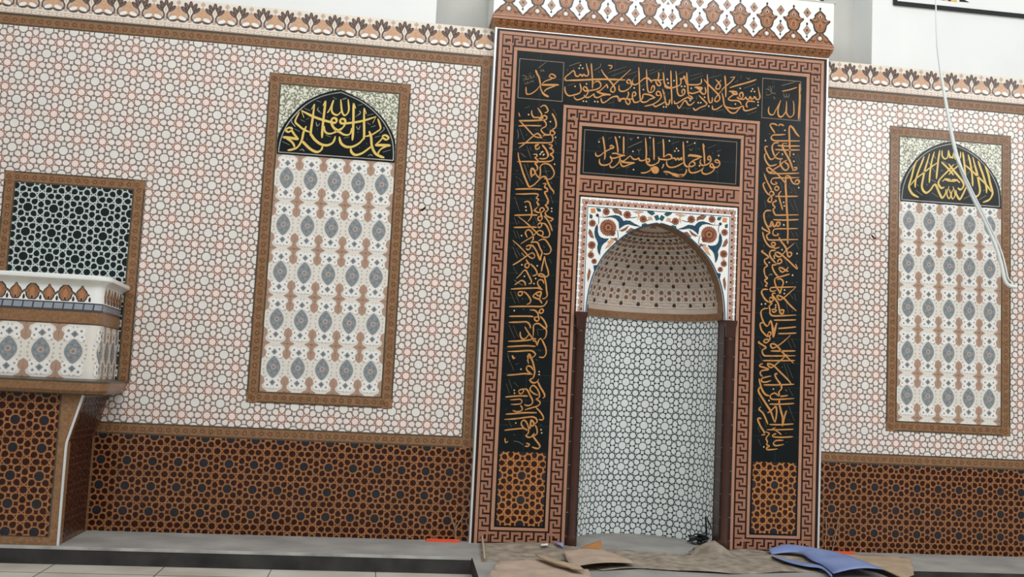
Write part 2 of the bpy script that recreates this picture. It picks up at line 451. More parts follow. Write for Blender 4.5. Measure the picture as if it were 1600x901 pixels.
# ---------------------------------------------------- calligraphy of the niche
TOP = [
((878, 88, 10.01), "m 460 110 465 200 475 330 480 420 475 505|m 380 110 395 180 415 250 405 300 370 305 340 280 320 310 285 280 260 310 215 300 185 225 120 270 60 320 50 365 100 378 250 372|v30 90 376 250 372 470 362 700 358 990 368|d 290 140 270 185 325 185 205 470 385 430 335 700 380 705 515 705 560 710|v12 85 190 85 230|v12 185 170 185 205|t 110 155 200 120 290 95|m 480 440 520 400 570 390 605 430 600 480 540 515 470 530 400 540 360 540 335 510 345 480 375 480 395 510 405 560 380 610 320 655 240 680 200 655 190 620|m 280 420 295 480 300 530 270 575 200 600 110 615 60 570 45 510 50 470|m 690 430 712 470 715 500|m 700 440 650 490 590 540 540 550|v30 540 550 620 580 700 595 765 600|m 765 595 640 610 560 645 510 630 500 590 470 610 420 640 360 635 350 600|m 615 205 660 280 720 350 780 420 820 480 830 530 800 560 765 540 770 500 810 450 860 400 940 330 1080 200|m 610 650 620 700 645 725 700 700 750 660 810 630 880 635|v20 720 140 780 150 770 185 745 190|t 720 255 890 200|t 770 310 890 265|t 500 220 600 160 600 110|v14 570 235 590 255|t 720 740 820 710|t 90 460 200 420"),
((958, 95, 10.01), "t 0 155 210 90|t 0 230 200 150|t 230 215 380 165|m 265 350 230 350 215 320 235 295 265 305 280 350 285 390 240 440 170 475 110 470 90 430 95 380|m 400 100 405 200 410 350 415 500 430 610 460 645 520 640 580 600 640 580 660 570|m 660 575 580 535 500 520 470 530 460 580 440 610|m 430 610 395 640 340 650 315 620 300 560 310 500 340 490 355 520 340 545 310 550|m 300 595 260 600 220 590 200 610|v30 0 560 60 555 80 580 110 600 160 590 210 600|m 190 610 210 660 245 680 265 640 240 600 200 590|m 80 580 90 620 110 630 120 600|m 235 480 240 530 220 570 210 600|m 310 290 300 340 320 370 370 365 430 320 480 280 530 265 560 280 590 310 640 300 680 300 740 300 780 290|m 530 270 580 300 600 340|m 660 310 690 370 720 390 745 370 720 320 670 300|m 710 180 715 230 700 290|m 780 180 790 240 795 300 805 360 840 400 900 420|m 520 130 525 220 530 350 540 450 560 490 600 490 640 460 645 410 620 390 600 430 590 470|d 475 450 330 425 850 290 860 345 790 720 830 720|m 735 540 690 540 675 510 690 480 725 485 745 520 750 570 700 630 620 680 540 700 490 710|m 770 440 790 500 805 570 815 630 780 660 720 690 660 715 620 680|m 815 630 850 690 880 660 885 600|t 560 160 650 130|t 560 210 760 135|t 300 300 370 220|t 430 400 500 360|t 740 440 680 445"),
((1038, 100, 10.01), "m 100 100 105 200 108 350 115 500 118 630|m 0 340 40 370 110 375 190 350 250 320 260 260 245 220|m 245 225 290 230 310 190 330 250 350 310 370 330|m 180 110 190 200 195 330 205 440 230 490 270 495 310 470 320 420 295 395 275 430 285 470|m 350 130 355 220 365 320 370 420 380 490|m 370 320 440 325 530 320 575 295 580 230|m 600 370 550 365 500 360 470 370|m 600 375 560 420 500 445 430 460 380 440|v30 500 365 550 390 600 380|m 540 400 590 460 630 470 650 430 635 360|m 380 490 420 510 440 540 400 540 370 520 300 550 240 590 190 615 160 610 155 570|m 200 640 230 690 270 640 310 580 340 580 370 630 410 640 450 610 475 585|m 540 490 590 540 640 590 665 620 640 650 560 680 490 720 460 700 455 680|m 670 160 678 280 682 420 690 540 710 600 745 590 750 520|m 620 240 680 310 760 390 820 450 860 500 865 550 830 585 795 580 795 540 840 480 920 390|m 800 240 850 290 875 340 860 385 820 390 805 365 830 320 890 250|m 0 440 10 540 30 630 70 630 80 570|d 45 240 60 300 150 260 270 350 320 350 420 380 405 570 530 605 570 605 630 520 695 660|t 210 160 320 115|t 400 190 590 140|t 410 250 610 180|t 700 220 890 170|t 270 690 330 680|t 340 700 420 685|t 580 720 650 700|v12 500 500 505 560|v12 60 450 70 480"),
((1110, 108, 10.01), "m 180 320 240 265 320 200 385 120|m 385 120 310 130|m 225 100 235 200 240 320 240 440|m 180 370 200 450 215 550 250 610 320 680 390 680 440 630 480 590|v28 720 160 640 190 540 220 430 250 300 290|m 290 350 350 345 420 360|v34 330 350 380 390 430 380|m 400 380 330 420 280 465 330 490 410 490 460 510 485 560|m 430 430 440 460 480 460 510 420 500 370 470 370 455 410 470 440|m 410 440 450 465 520 470 550 440 570 470 600 470 620 430 640 465 670 460 690 430 720 470 760 470 775 430 760 350 745 280|m 700 510 630 500 580 510 560 560 580 600|m 725 600 640 630 560 650 520 630 510 580 450 600 380 615 300 605 230 580|m 30 570 35 620 80 630 140 600 190 560|d 660 310 640 345 690 350 465 300 390 545 745 515 745 565|v12 320 540 325 565|t 520 300 710 230|t 380 210 440 175|t 580 710 720 660|v12 475 160 480 90|t 90 660 210 630|t 560 130 600 160 610 130|v12 210 660 225 680"),
]
NAME_L = [((805, 85, 11.26), "v32 360 270 385 340 420 410 445 540|m 440 530 450 600 480 670|v38 470 660 520 710 590 745|m 630 395 600 390 620 350 660 350 710 390 670 420 620 400 640 430 530 470 460 530|v38 460 535 600 535 770 535|v30 720 545 600 590 540 620 510 655|m 440 540 380 620 300 680 240 700 200 690 190 620 190 570|v16 400 245 480 185 550 130|v14 450 260 460 290 480 290 490 265 500 295 520 290"), ((805, 85, 11.26), "v13 130 360 200 400 180 450|v13 220 350 280 320|v13 150 420 220 440 260 400|v13 270 350 280 420 320 400 330 360|v13 200 480 240 500 280 470 330 480|v13 160 500 200 520 240 490|v13 130 440 170 470|v13 230 380 270 380|v13 290 500 330 450")]
NAME_R = [((1185, 115, 11.26), "v42 725 175 730 300 728 450 720 600 705 810|v34 722 190 752 280|v36 610 480 630 560|m 620 520 625 680 600 740 550 765 510 720 490 660 495 480|v32 495 500 490 640 470 690 420 750 370 755 345 700 350 600 390 470|m 395 470 350 560 300 650 270 710 230 725 190 700 175 640 190 580|v16 445 340 455 400 490 410 490 350|v16 490 360 500 405 535 410 540 350|v16 400 210 520 180 660 140|v24 415 310 540 285 680 240"), ((1185, 115, 11.26), "v14 200 210 230 300 240 360|v14 130 270 180 280 220 320|v14 250 210 230 290|v14 130 370 190 375 240 340 300 360|v14 260 400 290 430 270 460|v14 160 320 120 340|v14 280 320 310 360|v14 250 130 265 165|v14 170 220 190 290|v14 280 200 270 260")]
MID = [
((925, 200, 10.01), "m 275 290 300 270 340 300 310 320 280 300|m 340 300 260 340 200 370 140 420 90 440 60 420 55 380|v28 170 130 185 220 200 330 205 420 195 495|v28 360 130 380 200 400 300 405 390|v28 495 130 495 250 495 405|m 310 400 370 395 440 420 520 430|v30 440 430 515 430|m 500 430 430 445 350 470 290 460 295 430|m 290 460 310 510 270 560 200 580 140 570 115 530 120 480|m 600 430 540 480 480 520 450 500|m 600 430 640 480 690 490 730 470 740 500 790 510 840 490|v30 450 525 550 540 670 545|m 660 545 580 570 500 600 460 580 440 530|m 430 440 435 500 400 560 340 610 290 610 280 570|v28 835 150 845 280 850 400 845 500 860 550 900 580 950 580 1010 555|m 840 490 880 480 900 500 890 530 860 520|v28 960 150 965 280 970 400 970 500|d 650 650 640 365 720 150 905 150 110 215 430 140|m 930 610 920 650 880 680 820 700 760 700|t 560 310 660 260 790 205|t 90 190 150 150|t 250 170 310 140|v12 710 330 735 360 760 320|v12 735 360 735 410|t 900 280 905 350|t 590 150 610 190 630 150|t 430 330 450 340|t 100 280 110 300|t 530 630 590 600|t 380 640 440 610"),
((1025, 205, 10.01), "v28 110 120 118 220 122 330 120 410|m 120 410 170 370 220 365 245 400 230 430 170 445 100 440 50 430 35 400|m 50 430 40 480 0 510|m 230 430 290 420 310 450 340 420 360 450 385 420 400 450 405 400|v28 425 160 430 280 435 420 445 510 480 550 520 550|m 165 460 170 520 210 560 280 560 350 535 430 490|m 510 400 520 370 600 375 710 395|v28 520 380 620 390 720 400|m 710 400 650 430 580 460 530 500 520 540 560 550 610 520 590 480 550 480 530 510|m 515 560 520 620 560 650 630 640 700 610 740 570|v28 735 190 745 280 755 380 760 515|v32 738 195 760 245|m 700 440 690 490 720 530 780 525 840 490 860 440 840 390 815 400 815 440 850 450|m 990 490 940 490 925 460 950 445 985 470 995 520 960 560 910 560 880 510 850 520 850 550 890 570 910 570 900 610 850 650 780 670 725 650 725 600 750 560|v30 120 625 200 640 280 680 360 700 430 690 470 640 475 590|v52 250 665 350 695 440 685|v16 110 630 160 660 170 690|d 320 270 295 310 350 305 980 380 680 540 605 185 490 165 210 150|t 240 200 360 155|t 480 235 600 185|t 810 265 940 210|t 950 315 1020 295|t 350 605 420 595|t 20 195 80 165|v13 520 270 550 300 575 265|v13 645 275 690 275|t 930 620 960 650|m 120 510 110 550 90 580|v13 890 330 890 355|v13 235 490 240 510|v13 610 580 640 590"),
]
LEFTC = [
((800, 155, 10.01), "v28 105 335 250 335 400 330 490 325|m 440 130 480 100 520 100 550 140 560 190 510 215|m 310 170 310 230 340 280 400 285 450 285 465 240 440 190 400 135|m 420 290 450 310 470 290 450 260|m 490 310 480 280 500 255 540 270 540 310 500 330 530 370 530 420 480 450 455 480 490 530 550 560 600 555|v22 100 420 200 412 350 412 460 415|v30 625 220 670 300 690 380 680 440 630 475|t 630 475 550 465|m 600 550 600 500 640 495 670 530 640 560 600 555|m 620 560 640 610 630 660 590 680 450 680 250 680 95 690|d 600 350 680 595 480 820 445 855 500 860 260 240|v12 590 410 600 430|v22 120 340 200 420 330 560 380 590 440 600 480 600|v28 110 760 200 690 290 610 370 545 410 540 450 580 440 600|m 480 575 540 555 600 556|m 360 745 370 715 420 705|m 420 710 370 740 380 780 420 770 430 740|v28 470 710 520 770 560 840 570 900|m 570 710 620 715 620 750 590 760 640 790 640 840 600 860 640 900|t 85 470 100 560 90 620|t 120 450 190 640|t 230 730 290 890|t 640 150 700 260|t 670 640 690 710|v18 105 210 120 260 130 260|t 200 140 280 110|t 120 840 200 900|v12 220 540 235 570|v12 280 745 300 790|v12 370 460 380 480|v12 470 630 540 640"),
((795, 235, 10.01), "m 690 0 695 30 650 55 690 100 690 140 650 165 550 175 300 172 130 175|v26 580 0 610 60 600 110 550 130 470 125|v28 145 30 155 120 190 240 230 370 280 490 320 565 400 530 480 450 530 410 580 420 610 500 650 580 700 640 700 680|m 380 60 430 60 440 90 410 110 450 150 450 185 410 200 440 240 450 290 420 320|v34 360 270 345 330 360 420|v30 360 270 400 310 410 360 370 390|m 410 340 440 390 480 425 495 330 490 260 520 220 570 205 640 225 690 290 710 360 680 420 630 450 550 440|v26 100 605 250 600 400 600 520 610|v24 105 680 250 680 420 675 460 700 430 740 465 770 440 810 470 850 440 900|m 530 520 580 520 560 570 600 600 600 640 560 650 590 720 615 780 610 830 570 855 610 900|v24 240 810 290 795 330 820 345 900|d 510 30 490 60 540 70 265 885 715 215|t 240 210 280 330 340 480|t 290 200 305 260|t 555 240 600 390|t 160 430 230 530|t 300 0 350 130|t 200 40 270 110|t 90 720 150 890|t 650 700 690 830|t 120 480 145 560|v12 460 540 480 560|v12 340 740 350 760|v12 110 310 150 320|v12 650 490 680 520|v12 540 330 640 320|v12 110 410 140 430"),
((790, 315, 10.01), "v26 370 0 395 80 410 160 400 240 350 310|m 490 10 510 70 460 120 450 135 500 165 545 170|m 540 170 540 110 580 95 605 130 570 160 550 200 565 230|m 560 190 570 260 540 300 510 280 510 240 560 230|m 640 0 660 20 630 60 660 100 660 130 620 170 640 220 700 250 740 270 710 300 690 290|v24 600 220 650 280 700 370 730 460|v26 135 212 280 208 400 205 500 210|v26 125 402 250 400 400 395 490 400|v22 200 235 300 310 400 400 470 470 530 525 580 520 580 470 530 450 480 480 440 530 380 570 310 610 235 660|m 340 560 310 490 330 450 370 440 410 480 430 530 430 590 390 640|m 500 370 520 340 560 335 560 380 530 405 500 385|m 560 335 620 350 670 430 690 500 670 550 600 555 550 530|v24 510 615 560 590 620 595 670 660 710 740 690 800 640 820 590 810|m 320 710 340 690 390 680 380 730 350 750 320 730|m 390 640 440 630 500 640 540 730 570 800 540 890|m 400 670 450 720 500 810 530 890|v20 110 600 220 700 340 830 400 880 440 880 455 840 420 800 370 820 330 850 250 900|d 315 80 320 135 720 105 720 150 250 530|t 165 0 220 150|t 130 240 180 360|t 120 440 170 570|t 175 450 220 580|t 110 700 190 890|t 170 740 230 850|t 120 610 140 690|t 460 240 490 330|v12 195 300 210 330|v12 590 690 610 720|v12 430 330 450 340"),
((785, 395, 10.01), "v30 160 190 230 150 320 90 400 30|m 300 0 360 70|v28 540 0 590 110 600 60 620 0|m 370 100 390 140 420 180 400 230 360 220 355 180 400 160|v24 440 170 500 230 540 300 530 340 470 360|v26 660 50 640 140 620 220 610 290|v26 660 50 680 170 710 260 720 340 690 370 620 370 560 345 600 325 650 350 660 380 680 480 690 580 700 660 670 705 620 715|m 215 400 280 340 330 280 370 275 410 350 450 430 450 470 410 480|m 190 500 240 465 300 430 350 460 360 510|t 180 420 250 470 330 510|v26 130 565 300 555 450 550 560 550 630 575|m 620 572 570 520 550 460 580 420 630 430 650 480|m 240 640 260 610 310 610 300 660 260 665 245 640|v24 330 600 390 650 440 730 430 780 380 805|v32 470 675 540 620 600 610 600 650 580 720|m 470 680 530 710 580 730 620 790|m 530 640 560 670 600 660|v26 105 840 300 835 450 835 620 835 680 790 700 740|d 345 365 520 400 495 480 545 200 305 185|t 125 600 200 790|t 190 600 260 780|t 190 0 240 90|t 250 0 280 50|t 170 220 230 330|t 730 90 770 160|v12 320 700 310 740|v12 330 880 340 890"),
((785, 475, 10.01), "m 600 70 640 90 630 130 590 140 580 100 610 75|v30 550 140 590 130|m 430 90 500 95 545 130 560 170 570 240 540 265 505 240 510 205 560 200|v26 105 190 250 188 400 188 490 195|v26 590 190 640 240 680 310 690 370 640 380|v26 100 283 250 280 380 278 430 330 440 380|m 480 510 485 420 485 350 510 310 570 305 630 350 680 390 690 450 670 520 640 545|v22 350 350 390 420 440 490 480 540|m 280 430 280 490 310 540 360 535 410 480 430 470|v26 90 580 250 575 420 560 470 540 530 545|m 470 570 520 580 540 640|v30 540 650 570 560 610 535|m 610 540 650 620 680 700 680 780 640 830 570 825|v26 75 665 250 655 400 650 520 660|v26 80 740 250 735 420 725 480 740 515 780 500 810 460 840|v34 410 770 390 900|v30 420 770 450 840 470 900|m 390 840 440 840|v20 160 800 180 850 200 830|t 100 320 190 530|t 170 330 250 520|t 80 760 110 890|t 540 390 560 490|t 550 390 640 400|d 185 100|v12 560 710 600 740|v12 320 70 340 90"),
((780, 555, 10.01), "v34 440 0 460 130|v28 460 0 510 60 540 160 555 260 530 350 480 380 520 425 580 420 620 370|m 520 300 450 250 425 200 450 165 500 180 530 230|v26 120 310 250 300 400 285 490 295|v28 600 400 640 490 700 590 710 640 680 670|m 610 620 550 600 490 550 490 500 540 470 600 530 630 610 620 660 570 680|m 300 570 320 540 380 530 370 580 330 600 305 575|v26 390 520 440 540 480 620 520 700 510 760 450 785 390 770|v26 95 650 200 640 330 632 450 635|v20 170 695 250 690 330 685 355 720 330 755 260 765 180 765|m 570 680 620 710 640 750 600 790 520 815 400 850|m 330 780 360 820 350 860 280 880 210 860|d 340 215 625 255 625 300 235 545 240 590|t 130 0 230 240|t 110 440 160 600|t 150 370 200 520|t 230 420 300 490|v18 200 0 220 50 240 40|v12 570 60 600 80|v12 250 140 310 120"),
((775, 620, 10.01), "v26 150 268 300 258 450 245 640 245|v26 130 350 300 340 450 320 570 310 630 340 640 390 600 420|v24 620 160 690 230 740 310 730 355 670 350|v34 550 350 540 420 530 500|v28 550 350 590 400 580 450 540 440|m 610 430 640 500 640 570 600 600 560 590|m 490 525 430 480 395 420 410 375 450 365 490 420 510 500 500 570 460 600|v24 130 520 250 505 430 490 490 520|m 460 600 510 630 570 610 600 560|v28 570 600 620 670 680 750 680 790 640 805 560 780|v20 140 640 150 710 190 690|v24 470 720 520 740 500 770 450 765|d 310 405 705 510 715 560|v14 690 430 710 435|v14 150 425 160 430|t 200 370 240 470|t 270 690 350 700 430 750|t 270 580 300 600|t 150 180 160 190"),
]
RIGHTC = [
((1180, 185, 10.01), "m 310 230 270 170 235 110 250 85 300 85 350 110|v26 470 250 380 255 280 260 250 300 280 340 360 350 500 350 700 352|m 370 120 380 95 410 95 450 115|v30 690 285 640 230 590 150 545 120 530 180 535 300 540 450 545 600|v24 350 420 450 430 700 430|v24 310 485 450 492 700 492|v28 370 380 300 385 265 440 280 530 310 600|m 380 520 330 570 280 630 230 630 190 560 155 480 160 440 200 440|m 300 600 360 630 430 630|m 160 540 145 590 170 670 220 735 280 735 340 715|v32 430 390 430 450 480 550 540 660 590 800|m 430 390 500 390|m 580 810 640 800 650 770 600 770|v28 400 640 390 700 430 780 480 810 520 770 510 720 460 680|m 500 650 440 680 380 740 300 790 250 840 200 830 180 780 220 770 270 810 360 880|v24 210 855 400 862 690 855|d 425 560 600 560 605 670 465 185 160 345|v16 210 240 240 240|t 620 580 690 760|t 660 550 710 700|t 120 830 160 900|v12 350 180 360 200|v12 570 610 590 620"),
((1180, 265, 10.01), "v22 290 20 360 80 440 170 480 220|v22 690 122 500 128 300 130 255 160 250 200 290 230 340 215 310 190|v34 480 90 475 250 485 400 490 550 500 700 515 910|m 490 90 540 110 570 180 600 215 640 225|v30 620 200 650 160 690 180 670 220 620 225|v24 140 60 170 150 220 250 260 320|m 160 200 125 220 140 290 190 370 240 400|m 310 320 310 280 340 260 370 290 350 320 310 320|m 220 380 240 340 280 350 290 390 250 410 200 470 210 500 250 500 260 440 250 410|v24 310 415 450 418 670 415|v26 410 330 370 380 380 460 410 560 430 630|m 310 470 330 490 280 510 280 550 310 590 280 620 290 660 310 700 340 710 500 708 680 705|v24 280 780 450 788 680 780|v28 250 640 180 640 140 680 140 760 170 850 230 960|m 200 890 230 870 255 810 280 850 290 890 330 870 350 820 385 830 380 870 330 880|d 680 280 445 510 455 565 445 860|v16 540 355 580 350|t 390 190 430 300|t 530 470 610 640|t 600 470 670 660|t 520 250 590 330|t 600 270 640 380|t 150 480 165 590|v12 530 210 550 230|v12 210 710 225 730"),
((1175, 345, 10.01), "m 230 70 270 90 310 70 320 0|m 310 60 350 80 380 50 390 20 430 30 430 70 390 90|v28 552 0 560 150 558 280 560 360|v22 720 118 550 122 370 125 330 160 330 210 370 230 415 215 390 195|m 170 90 160 115 220 150 280 185 230 220 240 270 270 295 400 297 560 292 720 290|v26 165 170 190 270 230 350 280 400 340 420|m 300 370 310 340 350 340 365 370 340 390 300 375|m 340 400 360 430 430 410|v28 420 250 450 310 510 390 540 450 560 540 590 560 620 520 600 490 560 500|v26 660 350 600 400 540 450 480 520 440 560 390 550 360 510 390 490 440 510 500 560 580 630 650 700 710 750 680 670|m 180 460 150 475 210 520 260 570 200 600 200 650 240 700 200 730 190 790 220 900|v28 370 460 300 465 275 510 300 580 370 660|m 400 650 410 610 450 600 465 640 430 665 370 670|v26 380 690 320 690 330 760 370 830 410 870|m 420 760 430 730 480 740 540 780 570 780|m 430 760 470 800 530 770 570 720|v26 370 890 450 870 590 830|d 500 65 470 450 270 650 345 550 350 580 635 850 705 510|t 610 160 660 250|t 680 170 720 250|t 680 330 730 440|t 510 590 550 690|v16 260 850 290 830 320 840|v12 690 640 715 630|v12 180 370 195 410"),
((1170, 425, 10.01), "m 270 60 290 100 250 120 260 150 290 180 260 210 290 225|m 450 90 410 100 405 150 430 230 470 290 490 330 510 250 540 170 520 120 480 105 440 120|v22 740 230 550 235 380 238 335 255 335 285 370 300 430 285|v26 730 240 650 310 560 390 500 430 460 420 440 370 480 370 550 410 620 490 690 560 745 605|v28 300 270 230 270 200 310 220 370 260 430 310 470|m 320 420 340 395 380 410 380 445 340 460 320 430|v28 420 330 380 330 370 360 420 430 460 500 490 630 530 650 545 600 510 590 490 610|m 310 470 360 490 320 530 330 590 330 640 370 680 500 682 740 670|m 350 590 400 580 430 600 400 625 360 610|v24 390 750 550 750 740 745|v24 460 880 600 870 740 855|v26 300 565 230 575 190 620 200 700 240 800 280 840 310 830|v30 310 830 340 760 370 850 390 920|v30 440 790 420 850 400 920|v26 220 790 180 800 180 850 200 910|d 560 280 555 335 200 500 260 495 420 515 420 550 590 155 685 45|t 580 480 620 640|t 640 340 700 420|t 710 340 740 450|t 190 140 220 220|v16 310 60 330 35 360 50|v12 740 150 760 160|v12 670 160 690 180|v12 670 600 690 620"),
((1170, 505, 10.01), "v26 180 60 200 110 250 170 300 210|v34 365 40 375 120 385 220|v32 425 20 410 110 385 220|m 300 140 340 140 340 180 300 200 300 150|m 320 190 330 250 280 300 240 290 240 260 290 250 320 270|v24 460 160 600 158 745 150|v26 650 185 560 270 470 340 400 380 360 380 340 330 390 320 440 350 500 420 580 510 700 620|m 170 280 150 295 220 340 270 380 220 410 210 450 240 500 300 508 500 508 730 505|v26 340 430 500 432 730 430|v24 220 580 450 582 720 580|v26 600 480 540 540 470 600 400 660 350 690 310 670 295 630 350 640 400 670 480 750 620 890 670 960|m 220 630 180 640 175 670 240 690 310 720 220 735 180 760 190 810 220 830|v26 450 790 410 790 420 840 460 900|t 550 630 620 850|t 600 640 690 860|t 610 260 670 390|t 670 240 730 380|t 160 350 200 420|t 170 490 210 590|v16 510 680 530 685|v12 370 290 410 285|v12 340 540 360 550"),
((1170, 585, 10.01), "m 350 20 260 40 200 65 210 110 270 115 350 90|v24 230 160 450 160 710 150|v30 160 60 180 150 210 240 260 310 320 330|v32 200 190 155 220 160 280 220 380 290 490 340 570 400 740|v28 440 70 500 160 510 220 470 270 480 330|v24 470 340 410 290 350 310 335 350 370 385 500 385 710 372|m 490 340 540 335 610 325|v24 320 460 500 462 710 450|v32 480 370 475 450 500 560 530 680 525 810|v34 590 560 560 650 525 800|v30 290 600 340 570 390 520 420 500 435 560 430 650 410 750|v26 190 500 160 540 220 600 260 680 300 780|v24 320 780 500 782 700 770|d 385 225 315 405|v12 400 260 410 275|t 620 200 690 330|t 620 480 710 720|t 150 360 210 480|t 250 730 270 820|v12 560 240 590 240 590 270|v12 620 700 640 710"),
((1165, 630, 10.01), "v28 250 235 190 240 230 350 280 430 300 470|v46 250 492 305 485|m 310 440 370 470 340 510 320 550 340 600 330 640 370 670 330 690 340 720 420 720 500 710|v24 420 520 550 530 740 520|m 420 520 430 490 480 470|v20 420 390 500 440 560 490|m 420 390 470 375|v22 330 410 550 410 750 403|v24 590 575 480 580 440 610 440 640 480 660 600 640|t 190 370 230 460|t 200 560 240 660|d 285 680|v14 635 600 650 605|v12 620 460 640 470"),
]
LUN_L = [((520, 140, 8.19), "v34 265 170 265 300 262 450 258 560 250 650|v30 270 170 292 240|v34 400 235 400 400 400 600 380 640 330 690 250 730 170 730 110 690 90 640 85 600|v28 405 240 428 310|v32 555 345 480 370 400 395 300 415 180 430 110 430 95 400 110 375 150 380 160 420 140 470 90 520 0 560|v20 550 350 510 430|v26 575 370 600 440 610 500 560 540 490 580 410 600|v34 465 530 490 610 500 720 540 810 600 850 660 870|v34 230 750 240 800 290 835 370 815 450 760 500 720|v28 640 620 640 590 680 585 715 620 680 640 640 620 600 660 540 710|v38 540 710 640 710 740 715|v28 700 720 630 750 590 790 580 820|v26 240 490 230 550 190 580 130 570 80 530 20 490 0 470|t 440 330 520 310|t 490 480 550 460|t 540 610 610 590|t 290 350 360 290|v12 300 470 330 510 350 460|v12 440 420 480 450|t 130 130 180 110|t 320 200 380 190|t 140 620 210 605|t 640 800 740 770|v12 320 540 325 550|v14 430 690 440 695|v14 340 735 345 740|v14 215 370 225 380|v12 340 270 355 300 320 330|v12 650 480 655 510 600 560|v12 450 850 480 830 510 850")]
LUN_L2 = [((425, 125, 6.31), "v20 750 190 757 300 720 348 690 310 678 190|v20 690 300 645 345 595 320 590 260 610 195|v20 606 200 575 280 545 325|t 690 190 730 175")]
LUN_R = [((1400, 210, 8.19), "v30 270 330 230 420 200 540 170 640 170 690 210 760 290 805|v28 360 280 330 360 290 460 250 590 245 680|v30 430 245 400 350 370 450 345 570 330 660 350 720 390 745 440 710 480 650 510 650 550 740 590 810 630 760 640 700|v26 490 220 460 330 440 450 430 540 425 620|v28 560 200 540 330 530 430 515 570|v22 185 650 250 570 340 500 430 430 530 360|v28 740 380 680 450 600 530 550 590 545 640 580 685 620 670|v24 580 350 680 450 737 520|v22 590 200 590 270 620 310 660 290 670 200|v22 670 200 690 280 737 300|v18 680 660 650 760 680 820 700 770 680 700|t 600 340 660 380|v14 400 330 500 480|t 250 710 340 780|t 460 745 540 800|t 450 580 520 610|v14 390 630 400 650|v14 270 640 290 660|v14 570 460 600 460|v18 590 600 640 570 700 580|v18 620 560 660 590 737 600|v20 270 340 250 380|v20 360 290 330 340|v14 480 260 510 310")]

# =================================================================== SETTING
def recenter(o):
    """origin to the base centre of a one-mesh thing"""
    vs = [v.co for v in o.data.vertices]
    c = mathutils.Vector(((min(v.x for v in vs)+max(v.x for v in vs))/2, (min(v.y for v in vs)+max(v.y for v in vs))/2, min(v.z for v in vs)))
    o.data.transform(mathutils.Matrix.Translation(-c)); o.location = c
    return o
ZT = 3.276          # top of the brown wall border, foot of the arabesque trim
XL, XR = -5.2, 4.2  # ends of the wall that is built
b = MB()
b.box((XL, 0.003, -0.1), (-0.56, 0.8, 3.474), 'masonry'); b.box((0.56, 0.003, -0.1), (XR, 0.8, 3.474), 'masonry')
b.box((-0.56, 0.003, 2.30), (0.56, 0.8, 3.474), 'masonry'); b.box((-0.56, 0.66, -0.1), (0.56, 0.8, 2.30), 'masonry')
wall = struct(b.build('wall_back'))
b = MB()
b.box((XL, 0.0, 3.474), (-1.606, 0.8, 5.2), 'plaster_white'); b.box((1.563, 0.0, 3.474), (XR, 0.8, 5.2), 'plaster_white')
b.build('upper_plaster', wall)
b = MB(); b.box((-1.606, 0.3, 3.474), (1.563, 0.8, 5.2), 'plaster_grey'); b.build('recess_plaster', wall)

WP = 0.1575
def wall_fields(x0, x1, ax, az, dax, daz, left):
    b = MB(); cv = Cv(b, flat(0.0), rectpoly(x0, 0.682, x1, 3.2))
    star_pattern(cv, x0, 0.682, x1, 3.2, WP, ax, az, 'tile_cream', 'tile_cool', 'line_grey', 'line_red')
    b.build('star_tile_field', wall)
    b = MB(); xd = -1.2 if left else x1
    cv = Cv(b, flat(0.0), rectpoly(x0, 0, xd, 0.606))
    star_pattern(cv, x0, 0, xd, 0.606, 0.158, dax, daz, 'dado_dark', 'dado_blue', 'dado_line', None, g=.96)
    b.build('dado_tile_field', wall)
    b = MB(); cv = Cv(b, flat(0.0))
    brown_strip(cv, x0, 3.2, xd, ZT); b.build('brown_border', wall)
    b = MB(); cv = Cv(b, flat(0.0)); brown_strip(cv, x0, 0.606, xd, 0.682); b.build('brown_border', wall)
    if left:
        b = MB(); cv = Cv(b, flat(-0.0006)); brown_strip(cv, -1.28, 0.606, -1.205, ZT); b.build('brown_border', wall)
    b = MB(); cv = Cv(b, flat(0.0), rectpoly(x0, ZT, xd, ZT+0.2))
    arabesque_trim(cv, x0, xd, ZT, 0.1575, at(612.5, 72, 0)[0] if left else at(1470.5, 150, 0)[0])
    b.build('arabesque_border', wall)
wall_fields(XL, -1.28, -1.59, 2.401, -3.557, 0.444, True)
wall_fields(1.2, XR, 1.709, 3.042, 1.319, 0.449, False)
for (u, v, sx) in ((661, 326, 1), (1364.5, 369.5, -1)):
    x, _, z = at(u, v, 0); b = MB(); cv = Cv(b, flat(-0.002))
    cv.poly([(x-.026*sx, z-.012), (x-.008*sx, z-.004), (x+.012*sx, z+.014), (x+.02*sx, z+.012), (x+.012*sx, z-.004), (x-.004*sx, z-.018)][::sx], 'hole_dark', 1)
    b.build('chipped_hole', wall)

